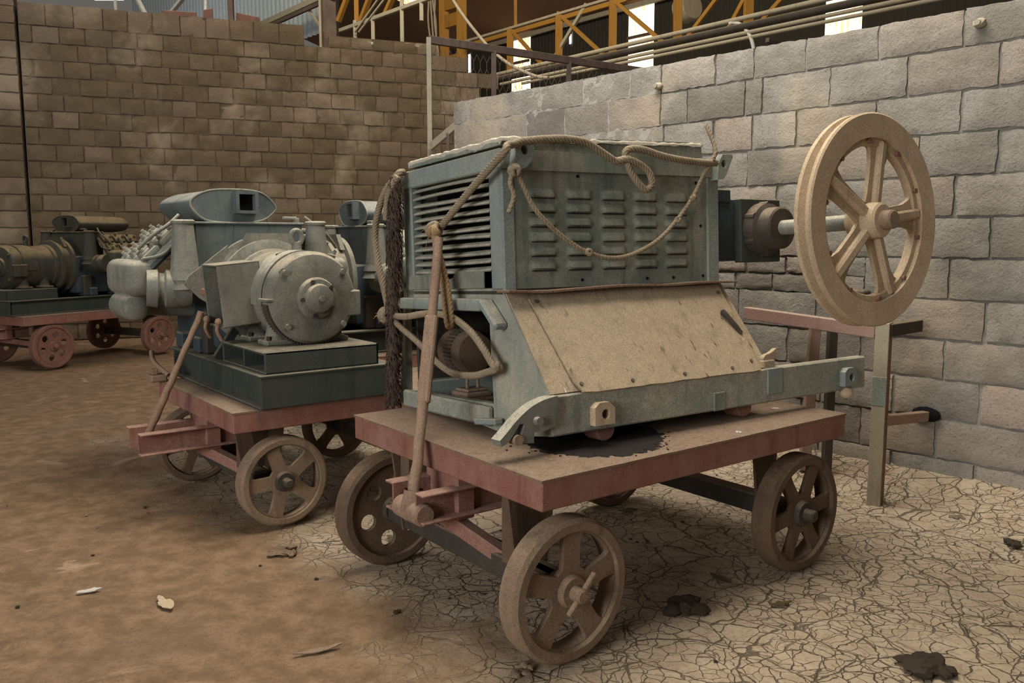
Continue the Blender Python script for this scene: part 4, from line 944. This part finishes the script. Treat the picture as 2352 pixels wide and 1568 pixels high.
for i in range(5):
    a = R(2 + 72 * i); d = Vector((math.cos(a), 0, math.sin(a))); sd = Vector((-math.sin(a), 0, math.cos(a)))
    mb = MB(); ra, rb = .05, RS * .74
    # tapered flat spoke flaring into the rim, with a raised rib
    pr = [(ra, .046), (ra + .05, .040), (rb - .08, .044), (rb - .035, .058), (rb, .10)]
    poly = [(r, w) for r, w in pr] + [(r, -w) for r, w in reversed(pr)]
    m = Matrix(((d.x, sd.x, 0, 0), (0, 0, -1, 0), (d.z, sd.z, 0, 0), (0, 0, 0, 1))); mb.plate(poly, [], .016, Matrix.Translation((0, .012, 0)) @ m)
    mb.bar(d * ra + Vector((0, -.018, 0)), d * (rb + .01) + Vector((0, -.010, 0)), .030, .040, .008, roll=0)
    mb.obj('spoke', M['sheave'], sh)
for i in range(10):
    a = R(20 + 36 * i); p = Vector((RS * .74 * math.cos(a), -.026, RS * .74 * math.sin(a))); mb = MB(); mb.cyl(p, p + Vector((0, .014, 0)), .009, n=8); mb.obj('rim_bolt', M['wheelred'], sh)
# small motor seen through the side opening, on a footed base
mb = MB(); mt = (.155, .73, .222)
mb.lathe([(0, -.045), (.05, -.045), (.075, -.04), (.086, -.028), (.09, .0), (.09, .15), (0, .15)], mt, (.12, 1, 0), 32); mo = mb.obj('inner_motor', M['wheeldark'], mach)
mb = MB(); dm = Vector((.12, 1, 0)).normalized()
for i in range(36):
    a = 2 * PI * i / 36; x = Vector((-dm.y, dm.x, 0)); d = x * math.cos(a) + Vector((0, 0, 1)) * math.sin(a)
    mb.bar(Vector(mt) + dm * .01 + d * .092, Vector(mt) + dm * .08 + d * .092, .006, .008, 0)
mb.obj('motor_fins', M['iron'], mo)
mb = MB(); mb.box((.08, .66, .045), (.20, .78, .068), .006); mb.box((.09, .67, .066), (.19, .77, .08), .006)
for xx in (.115, .165): mb.bar((xx, .71, .075), (xx + .008, .72, .145), .012, .012)
mb.box((.06, .62, .018), (.22, .84, .047), .004); mb.obj('motor_base', M['wheel'], mach)
# hook-shaped fork on the lower left corner, step
mb = MB(); arc = smooth([(.01, .136), (-.045, .128), (-.10, .108), (-.15, .075), (-.19, .04), (-.215, .02)], 5); top = [(p[0], p[1]) for p in [Vector((q[0], q[1], 0)) for q in arc]]
low = [(-.208, .0), (-.188, .008), (-.165, .03), (-.14, .062), (-.12, .062), (-.132, .03), (-.125, .0), (-.088, -.004), (-.085, .03), (-.04, .03), (.0, .04), (.012, .10)]
mb.plate(top + low, [], .05, yplane(.02) ); fk = mb.obj('hook_arm', M['cast'], mach); lab(fk, 'curved dusty hook arm at the lower corner')
mb = MB(); mb.cyl((-.075, -.05, .065), (-.075, .0, .065), .014, n=12); mb.obj('arm_pin', M['cast'], fk)
mb = MB(); mb.cyl((-.15, -.04, .014), (-.15, .0, .014), .017, n=12); mb.obj('arm_roller', M['pole'], fk)
mb = MB(); mb.bar((-.03, .40, .005), (-.03, .26, .02), .035, .022, .004); mb.obj('step_bar', M['teal_frame'], mach)

# ------------------------------------------------------------------ ropes on the hoist
def rope(name, label, paths, r, mat, lobes=6, cat='rope', knots=(), group=None, pitch=.07, fray=()):
    mb = MB()
    for p in paths: mb.tube([mw(q) for q in resample(smooth(p, 10), .004)], r, lobes * 6 if lobes else 12, lobes=lobes, pitch=pitch, amp=.2)
    o = mb.obj(name, M[mat], angle=180); tag(o, label, cat, group)
    for k, s in knots:
        kb = MB(); c = Vector(k)
        for i in range(3):
            u = Vector((random.uniform(-1, 1), random.uniform(-1, 1), random.uniform(-1, 1))).normalized(); v = u.orthogonal().normalized(); w = u.cross(v)
            kb.tube([mw(c + (v * math.cos(2 * PI * j / 16) + w * math.sin(2 * PI * j / 16)) * s + u * s * .3 * math.sin(4 * PI * j / 16)) for j in range(16)], s * .55, 8, closed=True)
        kb.obj('knot', M[mat], o, angle=180)
    for k, s, n in fray:
        fb_ = MB(); c = Vector(k)
        for i in range(n):
            d = Vector((random.gauss(0, 1), random.gauss(0, 1), random.gauss(-.3, 1))).normalized() * s * random.uniform(.5, 1.3); b = c + Vector((random.uniform(-.4, .4), random.uniform(-.4, .4), random.uniform(-.4, .4))) * s
            fb_.tube([mw(b), mw(b + d * .6), mw(b + d + Vector((0, 0, -s * .3)))], [.0016, .0013, .0006], 4)
        fb_.obj('frayed_fibres', M['hemp'], o)
    return o
rope('wire_rope', 'thick wire rope looped along the front top edge of the hoist', [
    [(-.05, .593, .704), (-.05, .476, .767), (-.05, .337, .837), (-.05, .223, .890), (-.045, .15, .928), (-.02, .17, .95), (.018, .19, .958), (.057, .195, .972), (.148, .195, .985), (.243, .195, .992), (.330, .195, .985), (.389, .195, .961), (.440, .195, .938), (.470, .195, .927),
     (.514, .18, .934), (.578, .18, .915), (.621, .18, .885), (.629, .18, .845), (.598, .18, .826), (.559, .185, .858), (.528, .19, .905), (.511, .19, .956), (.536, .185, .973), (.601, .185, .972), (.689, .185, .956), (.803, .185, .945), (.935, .19, .942), (1.0, .2, .945)]],
    .0115, 'rope', knots=[((-.07, .60, .70), .022)], fray=[((-.07, .60, .70), .035, 60)], pitch=.09)
rope('thin_rope', 'thin rope hanging in a long curve across the louvred front panel', [
    [(.025, .205, .880), (.059, .205, .827), (.102, .205, .755), (.174, .205, .689), (.259, .205, .633), (.337, .205, .597), (.438, .205, .577), (.545, .205, .587), (.679, .205, .640), (.784, .205, .719), (.869, .205, .805), (.931, .205, .892), (.969, .19, .955), (.985, .19, 1.0), (.99, .24, 1.10)],
    [(.022, .200, .879), (.006, .200, .832), (.019, .200, .789), (-.004, .200, .733)]], .0075, 'rope', lobes=3, knots=[((.337, .2, .597), .011), ((.869, .2, .805), .010), ((.784, .2, .719), .009), ((.025, .2, .875), .016)], pitch=.05)
rope('wire_rope', 'wire rope sling hanging down the left rear corner of the hoist', [[(-.02, .93, .95), (-.05, .92, .94), (-.075, .988, .878), (-.08, 1.057, .795), (-.08, 1.091, .708), (-.08, 1.076, .598), (-.08, 1.028, .489), (-.075, 1.003, .399)],
    [(-.06, .90, .93), (-.08, .95, .86), (-.085, .97, .76)]], .0125, 'rope', pitch=.09)
rope('wire_rope', 'wire rope loop hung from a knot across the open side bay', [[(-.06, 1.026, .377), (-.06, .887, .371), (-.06, .684, .388), (-.06, .517, .379), (-.06, .382, .332), (-.06, .298, .275), (-.055, .251, .225), (-.05, .23, .21), (-.06, .275, .195), (-.06, .362, .176), (-.06, .500, .171), (-.06, .629, .204), (-.06, .782, .274), (-.06, .929, .329), (-.06, 1.007, .363)]],
    .0115, 'rope', knots=[((-.075, 1.03, .375), .024), ((-.05, .238, .215), .014)], fray=[((-.08, 1.05, .365), .03, 40)], pitch=.08)
# drawbar lashing: hemp strands from the knot
rope('hemp_lashing', 'tan hemp strands hanging in a narrow loop from the drawbar knot', [[(-.085, .575, .69), (-.085, .56, .6), (-.08, .535, .5), (-.08, .52, .4), (-.08, .508, .352), (-.08, .49, .345), (-.08, .475, .37), (-.08, .50, .5), (-.085, .54, .62), (-.085, .56, .69)],
    [(-.08, .57, .69), (-.075, .55, .58), (-.075, .53, .47), (-.075, .525, .39)]], .009, 'hemp', lobes=3, knots=[((-.085, .57, .69), .018)], pitch=.05)
# shaggy frayed cable standing at the rear corner
mb = MB(); path = resample(smooth([(-.055, .93, .93), (-.06, .945, .77), (-.06, .965, .6), (-.06, .985, .42), (-.06, .995, .24), (-.06, 1.03, -.0)], 6), .01)
mb.tube([mw(p) for p in path], [.026 + random.uniform(-.004, .004) for _ in path], 12); sg = mb.obj('shaggy_cable', M['shag']); tag(sg, 'dark shaggy frayed cable hanging down the rear left post of the hoist', 'cable')
mb = MB()
for i in range(900):
    p = random.choice(path); a = random.uniform(0, 2 * PI); d = Vector((math.cos(a), math.sin(a), random.uniform(-.9, .3))); b = Vector(p) + d * .02
    mb.tube([mw(b), mw(b + d * .012 + Vector((0, 0, -.006))), mw(b + d * .016 + Vector((0, 0, -.022)))], [.0025, .002, .0008], 4)
mb.obj('loose_strands', M['shag'], sg)

# ------------------------------------------------------------------ stand by the right wall
st = thing('steel_stand', 'tall angle-iron stand with a pink rail against the block wall', 'stand', (1.795, 4.045, 0))
mb = MB(); mb.box((-.045, -.03, -.005), (.018, -.018, .90), .002, rot=None); p = mb.obj('post', M['pale_steel'], st); mb = MB(); mb.box((.006, -.018, -.005), (.018, .05, .90), .002); lab(mb.obj('post_flange', M['wheelred'], p), 'rusty red side flange'); p.rotation_euler = (0, 0, R(-35)); lab(p, 'angle-iron post with peeling pale paint')
mb = MB(); mb.box((-.0455, -.032, .50), (.0185, -.029, .64), .0008); q = mb.obj('paint_patch', M['teal_frame'], p)
mb = MB(); mb.bar((-.47, .74, .885), (-.03, .03, .855), .05, .065); mb.obj('rail', M['pink'], st)
mb = MB(); mb.bar((.0, .0, .865), (.26, .23, .865), .05, .06); mb.obj('wall_arm', M['iron'], st)
mb = MB(); mb.bar((-.10, .42, .04), (-.10, .42, .86), .045, .045); lab(mb.obj('back_leg', M['iron'], st), 'black back leg')
mb = MB(); mb.bar((-.19, .50, .04), (-.17, .48, .86), .055, .04); mb.obj('middle_leg', M['pink'], st)
mb = MB(); mb.bar((.02, .02, .42), (.32, .22, .40), .04, .05); lab(mb.obj('lower_arm', M['pole'], st), 'tan lower arm running into the wall')
wb = tag(MB().box((-.09, -.05, -.032), (.09, .05, .032), .024, seg=3).obj('wall_bracket', M['iron']), 'dark rounded iron block fixed to the wall behind the sheave', 'bracket')
wb.location = WN * (WDIST - .045) + WD * 2.11 + Vector((0, 0, 1.0)); wb.rotation_euler = (0, 0, math.atan2(WD.y, WD.x))
for (sx, sz, l) in ((3.46, 2.27, 'small mortar-caked peg sticking out between plastered and bare blocks'), (1.56, 2.32, 'rusty stub of bolt near the top right of the block wall')):
    p = WN * (WDIST - .012) + WD * sx + Vector((0, 0, sz)); mb = MB(); mb.cyl(p + WN * .03, p - WN * .04, .014, n=10); mb.ball(p - WN * .005, .03, .03, .024, 2, .1); tag(mb.obj('wall_peg', M['pale_steel']), l, 'peg')
# hole in the wall where the arm enters
hp = WN * (WDIST - .012) + WD * 1.70 + Vector((0, 0, .40)); mb = MB(); t = bmesh.new(); bmesh.ops.create_icosphere(t, subdivisions=2, radius=1); bmesh.ops.scale(t, vec=(.075, .016, .04), verts=t.verts)
mb.add(t, Matrix.Translation(hp) @ Matrix.Rotation(math.atan2(WD.y, WD.x), 4, 'Z')); tag(mb.obj('trim_2', M['black']), kind='structure')

# ------------------------------------------------------------------ small litter on the ground and deck
def clump(name, label, cat, p, n, s, mat, flat=.5):
    mb = MB(); rnd = random.Random(int(p[0] * 100 + p[1] * 37)); zmin = 9
    for i in range(n): mb.ball(Vector((rnd.uniform(-s, s) * .6, rnd.uniform(-s, s) * .6, s * flat * .3)), s * rnd.uniform(.2, .5), s * rnd.uniform(.2, .5), s * flat * rnd.uniform(.3, .6), 2, .22)
    o = mb.obj(name, M[mat]); o.location = p; return tag(o, label, cat)
def leaf(label, p, L, w, rz, mat='straw', name='dry_leaf', cat='leaf'):
    mb = MB(); pts = []
    for i in range(9):
        t = i / 8; pts.append((t * L - L / 2 + random.uniform(-.06, .06) * L, w / 2 * math.sin(PI * t) ** .8 * random.uniform(.55, 1.25) + .002))
    pts.sort(); poly = pts + [(a + random.uniform(-.004, .004) * (0 < k < 8), -b * random.uniform(.6, 1.2)) for k, (a, b) in enumerate(reversed(pts))]
    mb.plate(poly, [], .003); 
    for v in mb.bm.verts: v.co.z += .025 * L / .1 * (v.co.x / L) ** 2 + abs(v.co.y) * .25 + .001
    o = mb.obj(name, M[mat], angle=60); o.location = p; o.rotation_euler = (0, 0, R(rz)); return tag(o, label, cat)
clump('clod', 'dark matted clump on the cracked mud right of the front wheel', 'clod', (.61, 2.86, 0), 14, .085, 'clod')
clump('clod', 'dark shaggy clump on the mud at the bottom right corner', 'clod', (1.27, 2.44, 0), 16, .085, 'clod', .4)
clump('clod', 'small dark clod on the mud left of the front wheel', 'clod', (-.41, 2.84, 0), 4, .022, 'clod')
clump('clod', 'flat tan mud flake lying below the front wheel', 'clod', (.04, 2.44, 0), 4, .05, 'wheel', .25)
clump('clod', 'brown mud clod by the wheel rut between the two front trolleys', 'clod', (-.95, 3.42, 0), 9, .07, 'wheeldark', .35)
clump('twig_knot', 'dark twist of twig on the mud beside the wall stand', 'twig', (2.08, 3.84, 0), 5, .045, 'iron', .35)
clump('weed_tuft', 'small dead weed tuft at the far right by the wall foot', 'weed', (2.15, 3.5, 0), 6, .05, 'clod', .5)
leaf('long dry leaf on the mud in front of the rear wheel', (.96, 2.9, 0), .085, .03, 20)
leaf('curled dry leaf on the mud under the trolley deck', (.80, 3.12, 0), .11, .035, -60)
leaf('dry leaf lying under the far edge of the near trolley', (.56, 3.95, 0), .10, .035, 15)
leaf('white paper scrap lying on the brown dirt at lower left', (-1.57, 3.01, 0), .085, .035, 25, 'chip', 'paper_scrap', 'scrap')
leaf('pale curved dirt crust lying on the brown ground in the lower middle', (-1.24, 2.9, 0), .14, .045, -50, 'sheave', 'mud_crust', 'crust')
leaf('pale thin crust lying on the dirt near the bottom edge', (-.62, 2.55, 0), .15, .025, 25, 'wheel', 'mud_crust', 'crust')
rnd = random.Random(21)
for i in range(60):
    x = rnd.uniform(-2.6, 2.6); y = rnd.uniform(2.45, 4.6)
    if Vector((x, y, 0)).dot(WN) > 4.1: continue
    mb = MB(); s = rnd.uniform(.004, .011); mb.ball((0, 0, s * .3), s, s * rnd.uniform(.6, 1), s * .5, 1, .2)
    o = mb.obj('pebble', M[rnd.choice(('clod', 'wheeldark', 'wheel', 'straw', 'clod'))]); o.location = (x, y, -.002); tag(o, 'crumb of dirt scattered on the ground', 'pebble', 'loose crumbs on the ground')
for i, (u, v, s, mt, l) in enumerate(((1.35, .35, .035, 'clod', 'dark dirt lump on the deck under the right end of the beam'), (1.42, .22, .02, 'chip', 'white chip on the right end of the near deck'), (.95, .05, .018, 'chip', 'white splash chip at the front edge of the near deck'), (1.25, .30, .03, 'clod', 'flat dark dirt patch on the deck behind the beam'))):
    p = local_to_world(A0, YA - 90, (u, v)); clump('deck_crumb', l, 'crumb', (p.x, p.y, .611), 4, s, mt, .3)
